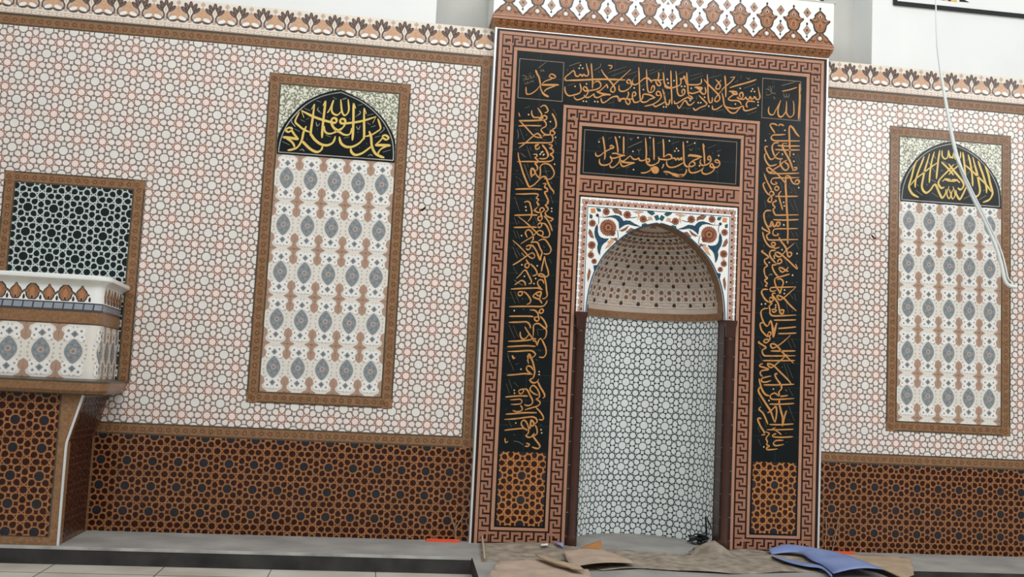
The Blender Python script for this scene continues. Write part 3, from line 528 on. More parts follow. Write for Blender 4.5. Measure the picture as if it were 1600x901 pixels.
# floor, platform
b = MB(); b.poly([(-6.5, -9, -0.095), (5.5, -9, -0.095), (5.5, 0.0, -0.095), (-6.5, 0.0, -0.095)], 'floor_tile')
for k in range(24):   # joints
    x = -6.0+k*0.6
    if x < 5.4: b.box((x-0.002, -8.9, -0.0945), (x+0.002, -0.4, -0.0938), 'seam')
for k in range(14):
    y = -0.9-k*0.6
    b.box((-6.4, y-0.002, -0.0945), (5.4, y+0.002, -0.0938), 'seam')
struct(b.build('floor'))
b = MB()
def slab(x0, y0, x1, y1, xl=None):
    xl = x0 if xl is None else xl
    T = [(xl, y0, 0), (x1, y0, 0), (x1, y1, 0), (x0, y1, 0)]; B = [(p[0], p[1], -0.11) for p in T]
    b.poly(T, 'cement')
    for k in range(4): b.poly([B[k], B[(k+1) % 4], T[(k+1) % 4], T[k]], 'riser_stone')
b.poly([(XL, -.65, 0), (-1.233, -.65, 0), (-1.207, .003, 0), (XL, .003, 0)], 'cement'); b.poly([(XL, -.65, -.11), (-1.233, -.65, -.11), (-1.233, -.65, 0), (XL, -.65, 0)], 'riser_stone'); slab(-1.207, -1.7, 1.25, 0.003, -1.275); slab(1.25, -0.70, XR, 0.003); slab(-0.559, 0.003, 0.559, 0.66)
platform = struct(b.build('platform'))
b = MB(); b.box((XL, -0.652, -0.012), (-1.24, -0.622, 0.001), 'coping'); b.build('coping', platform)

# ============================================================== PRAYER NICHE
PD = -0.07
ARCH = [(.480, 1.55), (.479, 1.60), (.466, 1.71), (.443, 1.80), (.416, 1.865), (.372, 1.945), (.304, 2.025), (.216, 2.102), (.112, 2.160), (.03, 2.186), (0, 2.190)]
ARC = smooth_path(ARCH, 4)
def arch_w(z):
    if z <= 1.55: return 0.48
    for (w0, z0), (w1, z1) in zip(ARC, ARC[1:]):
        if z0 <= z <= z1: return w0+(w1-w0)*(z-z0)/max(1e-9, z1-z0)
    return 0.0
niche = empty('prayer_niche', (0, PD/2, 0), 'tall tiled prayer niche with key borders, black calligraphy bands and domed recess', 'prayer niche')
# body: slab with the arched opening
bm = bmesh.new()
outl = [(-1.19, 0), (-1.19, 3.46), (1.19, 3.46), (1.19, 0), (0.49, 0), (0.49, 1.56)]+[(w+.004, z+.004) for w, z in ARC[5:]]+[(-w-.004, z+.004) for w, z in reversed(ARC[5:-1])]+[(-0.49, 1.56), (-0.49, 0)]
vs = [bm.verts.new((x, PD+0.001, z)) for x, z in outl]
f = bm.faces.new(vs)
r = bmesh.ops.extrude_face_region(bm, geom=[f])
bmesh.ops.translate(bm, vec=(0, 0.06, 0), verts=[g for g in r['geom'] if isinstance(g, bmesh.types.BMVert)])
bmesh.ops.triangulate(bm, faces=bm.faces); bmesh.ops.recalc_face_normals(bm, faces=bm.faces)
me = bpy.data.meshes.new('surround'); bm.to_mesh(me); bm.free(); me.materials.append(MATS['column_dark'])
o = bpy.data.objects.new('surround', me); COL.objects.link(o); o.parent = niche; o.matrix_parent_inverse = mathutils.Matrix.Translation(-abs_loc(niche))

PF = flat(PD)
def part(name, fn, clip=None, parent=None, fmap=None):
    mb = MB(); fn(Cv(mb, fmap or PF, clip)); return mb.build(name, parent or niche)
# outer key border
def outer(cv):
    for s in (-1, 1):
        e = sorted([(s*1.188, s*1.168, 'key_dark'), (s*1.168, s*1.148, 'pink_line'), (s*1.148, s*1.141, 'key_dark'), (s*1.141, s*1.075, 'key'), (s*1.075, s*1.063, 'key_dark'), (s*1.063, s*1.041, 'pink_line')])
        key_strip(cv, 0.0, 3.443, e, False, 0.09, 3.345)
    e = [(3.454, 3.443, 'key_dark'), (3.443, 3.423, 'pink_line'), (3.423, 3.416, 'key_dark'), (3.416, 3.35, 'key'), (3.35, 3.338, 'key_dark'), (3.338, 3.316, 'pink_line')]
    cv.rect(-1.188, 3.443, 1.188, 3.454, 'key_dark', 1)
    cv.rect(-1.168, 3.423, 1.168, 3.443, 'pink_line', 3); cv.rect(-1.148, 3.416, 1.148, 3.423, 'key_dark', 3)
    cv.rect(-1.141, 3.35, 1.141, 3.416, 'pink_tile', 3); key_hooks(cv, -1.068, 1.068, 3.35, 3.416, True, 4)
    cv.rect(-1.075, 3.338, 1.075, 3.35, 'key_dark', 3); cv.rect(-1.063, 3.316, 1.063, 3.338, 'pink_line', 3)
    for s in (-1, 1):      # squared spiral in the corners
        cv.rect(s*1.127, 3.375, s*1.090, 3.390, 'key_dark', 4); cv.rect(s*1.127, 3.365, s*1.113, 3.390, 'key_dark', 4)
        cv.rect(s*1.141, 3.335, s*1.095, 3.345, 'key_dark', 4); cv.rect(s*1.080, 3.365, s*1.070, 3.416, 'key_dark', 4)
        # foot of each pier
        x0, x1 = s*1.141, s*0.600
        cv.rect(s*1.041, 0.088, s*0.702, 0.107, 'pink_line', 3); cv.rect(s*1.063, 0.077, s*0.682, 0.088, 'key_dark', 3)
        cv.rect(x0, 0.011, x1, 0.077, 'pink_tile', 3); cv.rect(x0, 0.0, x1, 0.011, 'key_dark', 3)
        a, c = min(x0, x1)+.073, max(x0, x1)-.073
        key_hooks(cv, a, c, 0.011, 0.077, True, 4)
        for q in (x0, x1):
            sg = 1 if q == min(x0, x1) else -1
            cv.rect(q+sg*.016, 0.03, q+sg*.05, 0.045, 'key_dark', 4); cv.rect(q+sg*.036, 0.03, q+sg*.05, 0.058, 'key_dark', 4)
            cv.rect(q+sg*.063, 0.011, q+sg*.071, 0.06, 'key_dark', 4); cv.rect(q, 0.077, q+sg*.05, 0.085, 'key_dark', 4)
part('key_border', outer)
def inner(cv):
    for s in (-1, 1):
        e = sorted([(s*.702, s*.682, 'pink_line'), (s*.682, s*.670, 'key_dark'), (s*.670, s*.600, 'key'), (s*.600, s*.588, 'key_dark'), (s*.588, s*.568, 'pink_line')])
        key_strip(cv, 0.0, 2.964, e, False, 0.09, 2.86)
    cv.rect(-.702, 2.945, .702, 2.964, 'pink_line', 3); cv.rect(-.682, 2.936, .682, 2.945, 'key_dark', 3)
    cv.rect(-.670, 2.866, .670, 2.936, 'pink_tile', 3); key_hooks(cv, -.598, .598, 2.866, 2.936, True, 4)
    cv.rect(-.600, 2.852, .600, 2.866, 'key_dark', 3); cv.rect(-.588, 2.828, .588, 2.852, 'pink_line', 3)
    for s in (-1, 1):
        cv.rect(s*.655, 2.892, s*.618, 2.907, 'key_dark', 4); cv.rect(s*.655, 2.882, s*.641, 2.907, 'key_dark', 4)
        cv.rect(s*.670, 2.852, s*.625, 2.862, 'key_dark', 4); cv.rect(s*.610, 2.88, s*.600, 2.936, 'key_dark', 4)
part('key_border', inner)
def lintel(cv):
    cv.rect(-.568, 2.464, .568, 2.487, 'pink_line', 1); cv.rect(-.568, 2.456, .568, 2.464, 'key_dark', 1)
    cv.rect(-.568, 2.378, .568, 2.456, 'pink_tile', 1); key_hooks(cv, -.55, .55, 2.378, 2.456, True, 2)
    cv.rect(-.568, 2.366, .568, 2.378, 'key_dark', 1); cv.rect(-.568, 2.348, .568, 2.366, 'pink_line', 1); cv.rect(-.568, 2.336, .568, 2.348, 'key_dark', 1)
part('key_border', lintel)
# black calligraphy bands
def band(x0, z0, x1, z1, frame=None, seams=True):
    def fn(cv):
        cv.rect(x0, z0, x1, z1, 'black_tile', 1)
        if seams:
            n = max(1, round((x1-x0)/.17))
            for k in range(1, n): cv.rect(x0+k*(x1-x0)/n-.0012, z0, x0+k*(x1-x0)/n+.0012, z1, 'seam', 2)
            n = max(1, round((z1-z0)/.165))
            for k in range(1, n): cv.rect(x0, z0+k*(z1-z0)/n-.0012, x1, z0+k*(z1-z0)/n+.0012, 'seam', 2)
        if frame:
            a, c, d, e = frame; t = .005
            for q in ((a, c, d, c+t), (a, e-t, d, e), (a, c, a+t, e), (d-t, c, d, e)): cv.rect(*q, 'frame_line', 3)
    return fn
LY = PD-3*LAY
def letters(parent, crops, **kw):
    mb = MB(); cv = Cv(mb, lambda u, v, o: (u, kw.get('y', PD)-o, v))
    for c, t in crops: strokes(cv, kw.get('y', PD)-3*LAY, c, t, kw.get('gold', 'gold'), kw.get('dull', 'gold_dull'), kw.get('dot', 'gold_dot'), 3, None, kw.get('k', 1.0))
    return mb.build(kw.get('name', 'lettering'), parent)
ob = part('calligraphy_band', band(-.707, 2.964, .707, 3.316)); letters(ob, TOP)
ob = part('name_tile', band(-1.041, 2.964, -.707, 3.316, (-1.024, 2.983, -.712, 3.262))); letters(ob, NAME_L[:1]); letters(ob, NAME_L[1:], name='honorific_roundel')
ob = part('name_tile', band(.707, 2.964, 1.041, 3.316, (.712, 2.99, 1.0, 3.28))); letters(ob, NAME_R[:1]); letters(ob, NAME_R[1:], name='honorific_roundel')
ob = part('calligraphy_band', band(-1.041, .604, -.702, 2.964)); letters(ob, LEFTC)
ob = part('calligraphy_band', band(.702, .604, 1.041, 2.964)); letters(ob, RIGHTC)
ob = part('inscription_panel', band(-.568, 2.487, .568, 2.828, (-.550, 2.501, .540, 2.805))); lt = letters(ob, MID)
mb = MB(); cv = Cv(mb, PF); q = at(1024.5, 265.5, PD); cv.disc(q[0]-.004, q[2], .027, 'gold', 3, 18); mb.build('rosette', ob)
for s in (-1, 1):
    mb = MB(); x0, x1 = sorted((s*1.041, s*.702))
    cv = Cv(mb, PF); cv.rect(x0, .107, x1, .604, 'black_tile', 1)
    cv = Cv(mb, flat(PD-2.2*LAY), rectpoly(x0+.014, .118, x1-.014, .598))
    star_pattern(cv, x0+.014, .118, x1-.014, .598, .1585, s*.873, .4445, 'dado_dark', 'dado_blue', 'dado_gold', None, g=.93)
    mb.build('star_tile_panel', niche)
# white spandrels with flowers
def clampmap(y):
    def f(u, v, o):
        if 1.55 < v < 2.19:
            w = arch_w(v)+.004
            if abs(u) < w: u = w if u >= 0 else -w
        return (u, y-o, v)
    return f
def spandrel(cv):
    zz = [z for w, z in ARC]
    for s in (-1, 1):
        for (w0, z0), (w1, z1) in zip(ARC, ARC[1:]):
            cv.poly([(s*.556, z0), (s*w0, z0), (s*w1, z1), (s*.556, z1)][::-s], 'white_tile', 1)
    cv.rect(-.556, 2.19, .556, 2.336, 'white_tile', 1)
    # chain border
    for s in (-1, 1):
        cv.rect(s*.546, 1.55, s*.511, 2.29, 'chain_pink', 2); cv.rect(s*.507, 1.55, s*.502, 2.275, 'leaf_blue', 2)
        z = 1.57
        while z < 2.27:
            cv.disc(s*.548, z+.0245, .012, 'white_tile', 3, 4, .016); cv.poly([(s*.545, z), (s*.519, z-.017), (s*.519, z+.017)][::-s], 'white_tile', 3)
            cv.disc(s*.525, z, .0115, 'rose_deep', 4, 6, .012); cv.disc(s*.532, z, .009, 'pink_line', 4, 4); z += .049
    cv.rect(-.546, 2.288, .546, 2.322, 'chain_pink', 2); cv.rect(-.507, 2.270, .507, 2.275, 'leaf_blue', 2)
    x = -.515
    while x < .53:
        cv.disc(x+.0245, 2.326, .016, 'white_tile', 3, 4, .012); cv.poly([(x, 2.322), (x-.017, 2.295), (x+.017, 2.295)], 'white_tile', 3)
        cv.disc(x, 2.301, .012, 'rose_deep', 4, 6, .0115); cv.disc(x, 2.309, .009, 'pink_line', 4, 4); x += .049
    # edge lines of the arch
    for s in (-1, 1):
        cv.stroke([(s*(w+.007), z) for w, z in ARC], .008, 'leaf_blue', 5, False, 1)
        cv.stroke([(s*(w+.014), z+.006) for w, z in ARC if z < 2.0], .007, 'white_tile', 4, False, 1)
sp = part('spandrel_panel', spandrel)
FL = (900, 300, 9.01)
def flowers(cv):
    def P(s, t, crop=FL):
        n = [float(a) for a in t.split()]; out = []
        for i in range(0, len(n), 2):
            q = at(crop[0]+n[i]/crop[2], crop[1]+n[i+1]/crop[2], PD); out.append((s*-1*q[0] if s > 0 else q[0], q[2]))
        return out if s < 0 else out[::-1]
    def oly(pts, m, lay):
        cv.poly(pts, m, lay); cv.stroke(list(pts)+[pts[0]], .0022, 'vase_dark', lay+1, False, 1)
    for s in (-1, 1):
        def rose(x, y, r, crop=FL):
            c = P(s, f'{x} {y}', crop)[0]; r *= .0045/crop[2]
            cv.star(c[0], c[1], r, r*.8, 10, 'rose_brown', 4); cv.disc(c[0], c[1], r*.45, 'rose_deep', 5, 8)
        c = P(s, '452 500')[0]; r = .0045/9.01
        cv.disc(c[0], c[1], 110*r, 'rose_deep', 3, 20); cv.star(c[0], c[1], 124*r, 100*r, 24, 'rose_brown', 4); cv.disc(c[0], c[1], 66*r, 'rose_deep', 5, 16); cv.star(c[0], c[1], 54*r, 36*r, 9, 'vase_orange', 6); cv.disc(c[0], c[1], 26*r, 'rose_deep', 7, 8)
        c2 = P(s, '515 580')[0]; cv.star(c2[0], c2[1], 42*r, 30*r, 6, 'rose_deep', 6)
        for t in ('390 355 470 338 550 325 610 340 650 380 665 410 645 450 610 520 600 420 560 370 500 350', '665 410 700 400 760 405 820 445 905 485 830 475 740 450 690 460 640 490 610 520 620 460',
                  '300 450 306 510 305 560 320 610 350 640 400 655 460 655 430 690 390 720 310 720 300 690 270 630 260 570 270 500', '310 720 390 720 360 760 340 830 335 890 310 840 300 780'):
            oly(P(s, t), 'leaf_blue', 4)
        for t in ('450 345 540 340 610 370 640 420 600 380 530 352', '275 520 285 600 310 660 350 690 300 660 270 600', '680 430 760 425 840 468 760 440', '325 740 350 745 338 820 330 860'):
            cv.poly(P(s, t), 'leaf_teal', 5)
        for t in ('285 225 340 235 352 270 310 272', '195 310 232 330 225 372 193 360', '1000 270 1080 272 1110 300 1070 325 1030 300', '930 450 980 440 1040 462 940 492', '1100 340 1150 320 1172 380 1130 400'):
            oly(P(s, t), 'leaf_teal', 4)
        cv.poly(P(s, '205 232 268 228 275 290 212 292'), 'orange_flower', 4); cv.star(*P(s, '300 325')[0], 26*r, 18*r, 5, 'vase_dark', 4)
        for x, y, rr in ((425, 275, 54), (230, 437, 52), (722, 318, 58), (945, 380, 56), (222, 745, 58), (210, 885, 48)): rose(x, y, rr)
        rose(250, 135, 34, (895, 390, 7.51))
        for t in ('510 240 580 238 640 280 645 332 600 300 545 292', '190 520 222 560 250 650 205 632 175 575', '620 540 680 512 745 470 705 530 650 552', '700 565 770 505 820 520 760 570', '660 700 520 660 560 640'):
            oly(P(s, t), 'rose_brown', 4)
        for t in ('780 265 860 285 950 265 880 310', '400 800 450 730 520 690 470 770', '860 400 900 340 880 300', '820 270 900 262 960 285 880 296', '1010 350 1060 345 1080 390 1020 395', '440 700 500 660 540 680 480 760', '185 830 240 800 225 850'):
            cv.poly(P(s, t), 'trim_orange', 4)
        cv.poly(P(s, '190 215 212 255 195 330 172 380 168 300', (895, 390, 7.51)), 'rose_brown', 4)
        cv.poly(P(s, '240 185 285 178 280 220 250 262', (895, 390, 7.51)), 'leaf_blue', 4)
        for t in ('312 330 322 400 315 450', '390 358 372 310', '580 530 588 650 480 650', '600 545 700 530', '310 345 390 355', '230 800 215 860', '660 320 760 360 860 350', '1040 380 1000 400 950 390'):
            cv.stroke(P(s, t), 9*r, 'vase_dark', 3)
part('flower_ornament', flowers, None, sp, clampmap(PD))
# recess lining
YC, NR, NK = 0.05, 0.484, 1.09
def cyl(s, z, o):
    a = s/NR; r = NR-o
    return (r*sin(a), YC+(NK-.30*min(1, z/1.56))*r*cos(a), z)
mb = MB(); h = pi/2*NR
mb.grid([[cyl(-h+2*h*k/48, z, -.001) for k in range(49)] for z in (0, 0.4, 0.8, 1.2, 1.558)], 'niche_line')
cv = Cv(mb, cyl, rectpoly(-h, 0, h, 1.556))
q = at(1005.5, 598, YC+.5)
star_pattern(cv, -h, 0, h, 1.556, .154, q[0], q[2], 'niche_tile', 'niche_tile', 'niche_line', None, base=False, g=1.05)
mb.build('recess_tiles', niche)
for s in (-1, 1):
    mb = MB()
    mb.poly([(s*.486, PD+.002, 0), (s*.486, YC+.01, 0), (s*.486, YC+.01, 1.558), (s*.486, PD+.002, 1.558)], 'column_brown')
    z = .15
    while z < 1.5: mb.poly([(s*.485, PD, z), (s*.485, YC, z), (s*.485, YC, z+.004), (s*.485, PD, z+.004)], 'column_seam'); z += .155
    mb.build('jamb_tiles', niche)
mb = MB()
rows = []
for rr, z in ((NR, 1.556), (NR-.012, 1.556), (NR-.012, 1.604), (NR, 1.606)):
    rows.append([(-rr, PD+.004, z)]+[(rr*sin(-pi/2+pi*k/40), YC+.77*rr*cos(-pi/2+pi*k/40), z) for k in range(41)]+[(rr, PD+.004, z)])
mb.grid(rows, 'brown_band', False); mb.build('brown_cornice', niche)
# dome
AR2 = [p for p in smooth_path(ARCH[1:], 6)]
cum = [0.0]
for p, q in zip(AR2, AR2[1:]): cum.append(cum[-1]+sqrt((p[0]-q[0])**2+(p[1]-q[1])**2))
TOT = cum[-1]
def prof(t):
    t = max(0, min(1, t))*TOT
    for k in range(len(cum)-1):
        if cum[k] <= t <= cum[k+1]:
            f = (t-cum[k])/max(1e-9, cum[k+1]-cum[k]); return (AR2[k][0]+(AR2[k+1][0]-AR2[k][0])*f, AR2[k][1]+(AR2[k+1][1]-AR2[k][1])*f)
    return AR2[-1]
def dom(a, t, o):
    w, z = prof(t); w = max(0.0, w-o)
    return (w*sin(a), YC+.78*w*cos(a), z-o*.6)
mb = MB()
mb.grid([[dom(-pi/2+pi*k/40, j/24, -.001) for k in range(41)] for j in range(25)], 'dome_ground')
cv = Cv(mb, dom)
da = radians(16.36); rows_t = [.085, .255, .425, .585, .735]
dt = .165
for j, t in enumerate(rows_t):
    for i in range(-5, 6):
        a = i*da
        if abs(a) > radians(86): continue
        zs = .011/TOT
        wr = max(.06, prof(t)[0]); ra = .011/wr
        cv.disc(a, t, ra*1.3, 'dome_dot', 5, 8, zs*1.3)
        for ii, jj in ((.27, .33), (-.27, .33), (.27, .67), (-.27, .67)):
            aa, tt = a+ii*da, t+jj*dt
            if abs(aa) > radians(88) or tt > .93: continue
            w2 = max(.05, prof(tt)[0])
            cv.disc(aa, tt, .026/w2, 'dome_pale', 1, 8, .026/TOT); cv.disc(aa, tt, .018/w2, 'dome_rose', 4, 7, .018/TOT); cv.disc(aa, tt, .008/w2, 'rose_brown', 6, 6, .008/TOT)
        cv.disc(a+da/2, t, .032/wr, 'dome_pale', 1, 8, .010/TOT); cv.disc(a+da/2, t, .027/wr, 'dome_ground', 4, 8, .006/TOT)
        cv.disc(a, t+dt/2, .009/wr, 'dome_pale', 1, 8, .035/TOT); cv.disc(a, t+dt/2, .005/wr, 'dome_ground', 4, 8, .028/TOT)
        cv.disc(a+da/2, t+dt/2, .012/wr, 'dome_pale', 1, 6, .012/TOT); cv.disc(a+da/2, t+dt/2, .008/wr, 'dome_rose', 4, 6, .008/TOT)
        for f_ in (-.5, .5):
            cv.rect(a-da/2, t+dt*.5*(f_*.62)-.0035, a+da/2, t+dt*.5*(f_*.62)+.0035, 'dome_pale', 1)
        for f_ in (-.12, .12): cv.rect(a+f_*da-.006, t, a+f_*da+.006, t+dt, 'dome_pale', 1)
cv2 = Cv(mb, dom)
for j in range(4):
    cv2.poly([(-pi/2, .992), (-pi/6, .93), (pi/6, .93), (pi/2, .992), (0, 1)], 'dome_rose', 2) if j == 0 else None
mb.build('dome_tiles', niche)
mb = MB()
full = [(w, z) for w, z in ARC]+[(-w, z) for w, z in reversed(ARC[:-1])]
mb.grid([[(w, PD-.001, z) for w, z in full], [(w*.999, YC+.006, z) for w, z in full]], 'brown_band'); mb.build('arch_reveal', niche)
# columns
for s in (-1, 1):
    mb = MB(); x = s*.522
    mb.box((min(s*.567, s*.486), PD-.004, 0), (max(s*.567, s*.486), PD, 1.548), 'column_dark')
    for k in range(10):
        z = .06+k*.155
        if z < 1.5: mb.box((min(s*.566, s*.487), PD-.0052, z), (max(s*.566, s*.487), PD-.003, z+.004), 'column_seam')
    o = mb.build('column', niche)
    mb = MB(); mb.lathe((x, PD-.006, 0), [(.034, .0), (.036, .03), (.034, .06), (.027, .075), (.027, 1.40), (.031, 1.41), (.031, 1.42), (.027, 1.43)], 'column_brown', 20); mb.build('shaft', o)
    mb = MB(); c = mb
    pr = [(.028, 1.428), (.032, 1.44), (.034, 1.50), (.040, 1.53), (.041, 1.548)]
    rows = [[(x-s*0-.0+sx*r, PD-.006+sy*r, z) for sx, sy in ((-1, -1), (1, -1), (1, .2), (-1, .2))] for r, z in pr]
    mb.grid(rows, 'column_brown', False, True); mb.poly(rows[-1], 'column_brown'); mb.build('capital', o)
# metal edge trims
for q in ((-1.2, PD-.008, 0, -1.187, .002, 3.463), (1.187, PD-.008, 0, 1.2, .002, 3.463), (-1.187, PD-.006, 3.456, 1.187, .002, 3.462)):
    mb = MB(); mb.box(q[:3], q[3:], 'steel'); mb.build('edge_trim', niche)
# crown
mb = MB()
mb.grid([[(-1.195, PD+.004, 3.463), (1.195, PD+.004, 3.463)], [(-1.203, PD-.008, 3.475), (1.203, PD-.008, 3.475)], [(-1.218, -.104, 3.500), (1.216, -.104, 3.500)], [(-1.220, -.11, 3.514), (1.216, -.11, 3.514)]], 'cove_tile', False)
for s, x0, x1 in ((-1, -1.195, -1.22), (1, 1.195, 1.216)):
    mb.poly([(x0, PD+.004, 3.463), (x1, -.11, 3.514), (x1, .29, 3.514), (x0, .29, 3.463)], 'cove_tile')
cvc = Cv(mb, lambda u, v, o: (u, PD+.004-(v-3.463)*2.25-o*2-.001, v))
for k in range(46):
    cvc.ring(-1.17+k*.052, 3.488, .011, .004, 'brown_ring', 1, 8)
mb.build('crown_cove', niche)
mb = MB(); mb.box((-1.224, -.118, 3.514), (1.220, .29, 3.522), 'pink_line'); mb.box((-1.222, -.114, 3.522), (1.218, .29, 3.536), 'pink_tile'); mb.box((-1.224, -.118, 3.536), (1.220, .29, 3.545), 'pink_line'); mb.build('crown_moulding', niche)
mb = MB(); mb.box((-1.222, -.109, 3.545), (1.218, .29, 3.858), 'white_tile'); fr = mb.build('crown_frieze', niche)
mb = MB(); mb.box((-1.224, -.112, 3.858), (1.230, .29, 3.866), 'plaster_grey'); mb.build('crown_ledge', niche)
def vase(cv, x, zb, p):
    H = p/2
    foot = [(-H, 0), (H, 0), (H*.86, .022), (H*.66, .040), (H*.50, .060), (H*.30, .072), (.016, .088), (-.016, .088), (-H*.30, .072), (-H*.50, .060), (-H*.66, .040), (-H*.86, .022)]
    bowl = [(.014, .086), (.034, .100), (.043, .125), (.046, .145), (.070, .168), (.072, .180), (.046, .184), (.036, .195), (.036, .212), (.020, .228), (0, .248)]
    bowl = bowl+[(-a, b) for a, b in reversed(bowl[:-1])]
    for sh, l0 in ((foot, 2), (bowl, 2)):
        cz = .03 if sh is foot else .16
        cv.poly([(x+a*1.0+((.006 if a > 0 else -.006 if a < 0 else 0)), zb+(b-cz)*1.05+cz) for a, b in sh], 'vase_dark', l0)
        cv.poly([(x+a*.93, zb+max(.001, (b-cz)*.94+cz)) for a, b in sh], 'vase_brown', l0+1)
    cv.disc(x, zb+.262, .009, 'vase_dark', 2, 4, .014)
    for a, b, w in ((-.05, .172, 1), (.05, .172, -1)): cv.tear(x+a, zb+b, pi/2+w*1.1, .042, .020, 'vase_orange', 4)
    cv.disc(x, zb+.136, .023, 'vase_orange', 4, 10, .026)
    for s in (-1, 1): cv.stroke([(x+s*.066, zb+.176), (x+s*.040, zb+.162), (x+s*.014, zb+.172)], .005, 'vase_dark', 5)
    cv.tear(x, zb+.134, pi/2, .034, .020, 'rose_deep', 5); cv.tear(x, zb+.131, pi/2, .016, .009, 'vase_orange', 6)
    cv.poly([(x, zb+.180), (x+.022, zb+.202), (x, zb+.234), (x-.022, zb+.202)], 'vase_brown', 4); cv.poly([(x, zb+.185), (x+.016, zb+.204), (x, zb+.226), (x-.016, zb+.204)], 'trim_pink', 5)
    cv.tear(x, zb+.203, pi/2, .022, .013, 'rose_deep', 6)
    cv.tear(x, zb+.075, pi/2, .020, .012, 'rose_deep', 5)
    cv.disc(x, zb+.045, .024, 'vase_dark', 4, 10, .022); cv.disc(x, zb+.045, .018, 'trim_pink', 5, 10, .017); cv.tear(x, zb+.045, -pi/2, .022, .016, 'white_tile', 6)
    for s in (-1, 1):
        cv.stroke([(x+s*.086, zb+.010), (x+s*.062, zb+.028), (x+s*.046, zb+.018), (x+s*.036, zb+.034)], .008, 'rose_deep', 5)
        cv.tear(x+s*.075, zb+.014, (0 if s < 0 else pi), .03, .014, 'vase_orange', 4)
        cv.disc(x+s*.030, zb+.012, .012, 'vase_orange', 4, 8, .007)
def diamonds(cv, x, zb, two=True):
    for zc, fin in ((.097, True), (.226, False)):
        cv.poly([(x, zb+zc-.037), (x+.029, zb+zc), (x, zb+zc+.037), (x-.029, zb+zc)], 'vase_dark', 2)
        cv.poly([(x, zb+zc-.033), (x+.026, zb+zc), (x, zb+zc+.033), (x-.026, zb+zc)], 'field_brown', 3)
        cv.disc(x, zb+zc, .010, 'rose_brown', 4, 8, .012); cv.disc(x, zb+zc, .005, 'rose_deep', 5, 6)
        if fin:
            cv.disc(x, zb+zc+.047, .008, 'vase_dark', 2, 6, .011); cv.disc(x, zb+zc-.047, .007, 'vase_dark', 2, 6, .009)
mb = MB(); cv = Cv(mb, flat(-.109), rectpoly(-1.222, 3.545, 1.218, 3.858))
for s in (-1, 1):
    for k in range(6): vase(cv, s*(.129+.1975*k)-.002, 3.545, .1975)
    for k in range(6): diamonds(cv, s*(.0325+.1975*k)-.002, 3.545)
cv.poly([(-.034, 3.545), (.030, 3.545), (-.002, 3.572)], 'vase_dark', 2); cv.disc(-.002, 3.553, .007, 'medallion', 3, 6)
cv.poly([(-.014, 3.73), (.010, 3.73), (-.002, 3.752)], 'vase_dark', 2); cv.poly([(-.009, 3.733), (.005, 3.733), (-.002, 3.747)], 'medallion', 3)
mb.build('frieze_ornament', fr)

# ============================================================ ARCHED PANELS
LUN_OL = "45 727 48 650 60 560 100 470 160 380 240 290 330 215 430 160 540 120 620 103 682 95"
LUN_OR = "682 95 720 113 800 150 900 203 1000 277 1080 357 1140 440 1190 530 1215 620 1221 730 1218 817"
LUN_IL = "65 710 74 640 95 560 140 460 200 375 280 290 370 220 470 170 580 138 682 122"
LUN_IR = "682 122 760 155 870 207 970 277 1050 355 1110 432 1162 530 1190 620 1197 720 1195 793"
def arched_panel(xo0, xo1, xi0, xi1, cx, med, lun, lun2, label, grp):
    t = empty('arched_tile_panel', (cx, -.002, .844), label, 'tile panel', grp)
    Y = -.0045
    mb = MB(); mb.box((xo0, Y+.0004, .844), (xo1, -.0018, 3.035), 'brown_edge')
    cv = Cv(mb, flat(Y))
    for q in ((xo0, 2.957, xo1, 3.035), (xo0, .844, xo1, .917)): brown_strip(cv, *q)
    cv = Cv(mb, flat(Y-.0003))
    for q in ((xo0, .844, xi0, 3.035), (xi1, .844, xo1, 3.035)): brown_strip(cv, *q)
    mb.build('frame', t)
    def LP(txt):
        n = [float(a) for a in txt.split()]; out = []
        for i in range(0, len(n), 2):
            q = at(425+n[i]/6.31, 125+n[i+1]/6.31, Y); out.append((min(xi1-.001, max(xi0+.001, q[0]+2.2175+cx)), q[2]))
        return out
    OL, OR, IL, IR = [smooth_path(LP(t_), 4) for t_ in (LUN_OL, LUN_OR, LUN_IL, LUN_IR)]
    zb = (OL[0][1]+OR[-1][1])/2; OL[0] = (OL[0][0], zb); OR[-1] = (OR[-1][0], zb)
    OUT = OL+OR[1:]
    mb = MB(); floral_field(Cv(mb, flat(Y), rectpoly(xi0, .917, xi1, zb)), xi0, .917, xi1, zb, .1566, .313, med[0], med[2]); mb.build('floral_field', t)
    mb = MB(); scrolls(Cv(mb, flat(Y), rectpoly(xi0, zb, xi1, 2.957)), xi0, zb, xi1, 2.957, 11); mb.build('scroll_spandrel', t)
    mb = MB(); cv = Cv(mb, flat(Y-.002)); mb.poly([(a, Y-.0022, c) for a, c in OUT][::-1], 'black_tile')
    cv.stroke(IL+IR[1:], .0065, 'coping', 1, False, 1); cv.stroke([IL[0], IR[-1]], .0065, 'coping', 1, False, 1)
    l = mb.build('lunette', t)
    mb = MB(); cv = Cv(mb, lambda u, v, o: (u, Y-.002-o, v))
    for mir in (None, cx):
        for c, tx in lun: strokes(cv, Y-.004, c, tx, 'lunette_gold', 'lunette_pale', 'lunette_pale', 3, mir, 1.0)
    for c, tx in lun2: strokes(cv, Y-.004, c, tx, 'lunette_gold', 'lunette_pale', 'lunette_pale', 3, None, 1.0)
    mb.build('lettering', l)
    return t
arched_panel(-2.689, -1.748, -2.609, -1.826, -2.2175, at(485.5, 280.5, 0), LUN_L, LUN_L2, 'arched tile panel between pulpit and niche, black half-round top with thick gold script', 'arched panels on the wall')
arched_panel(1.709, 2.655, 1.788, 2.578, 2.183, at(1483, 348.5, 0), LUN_R, [], 'arched tile panel right of the niche, behind the hanging white cable', 'arched panels on the wall')

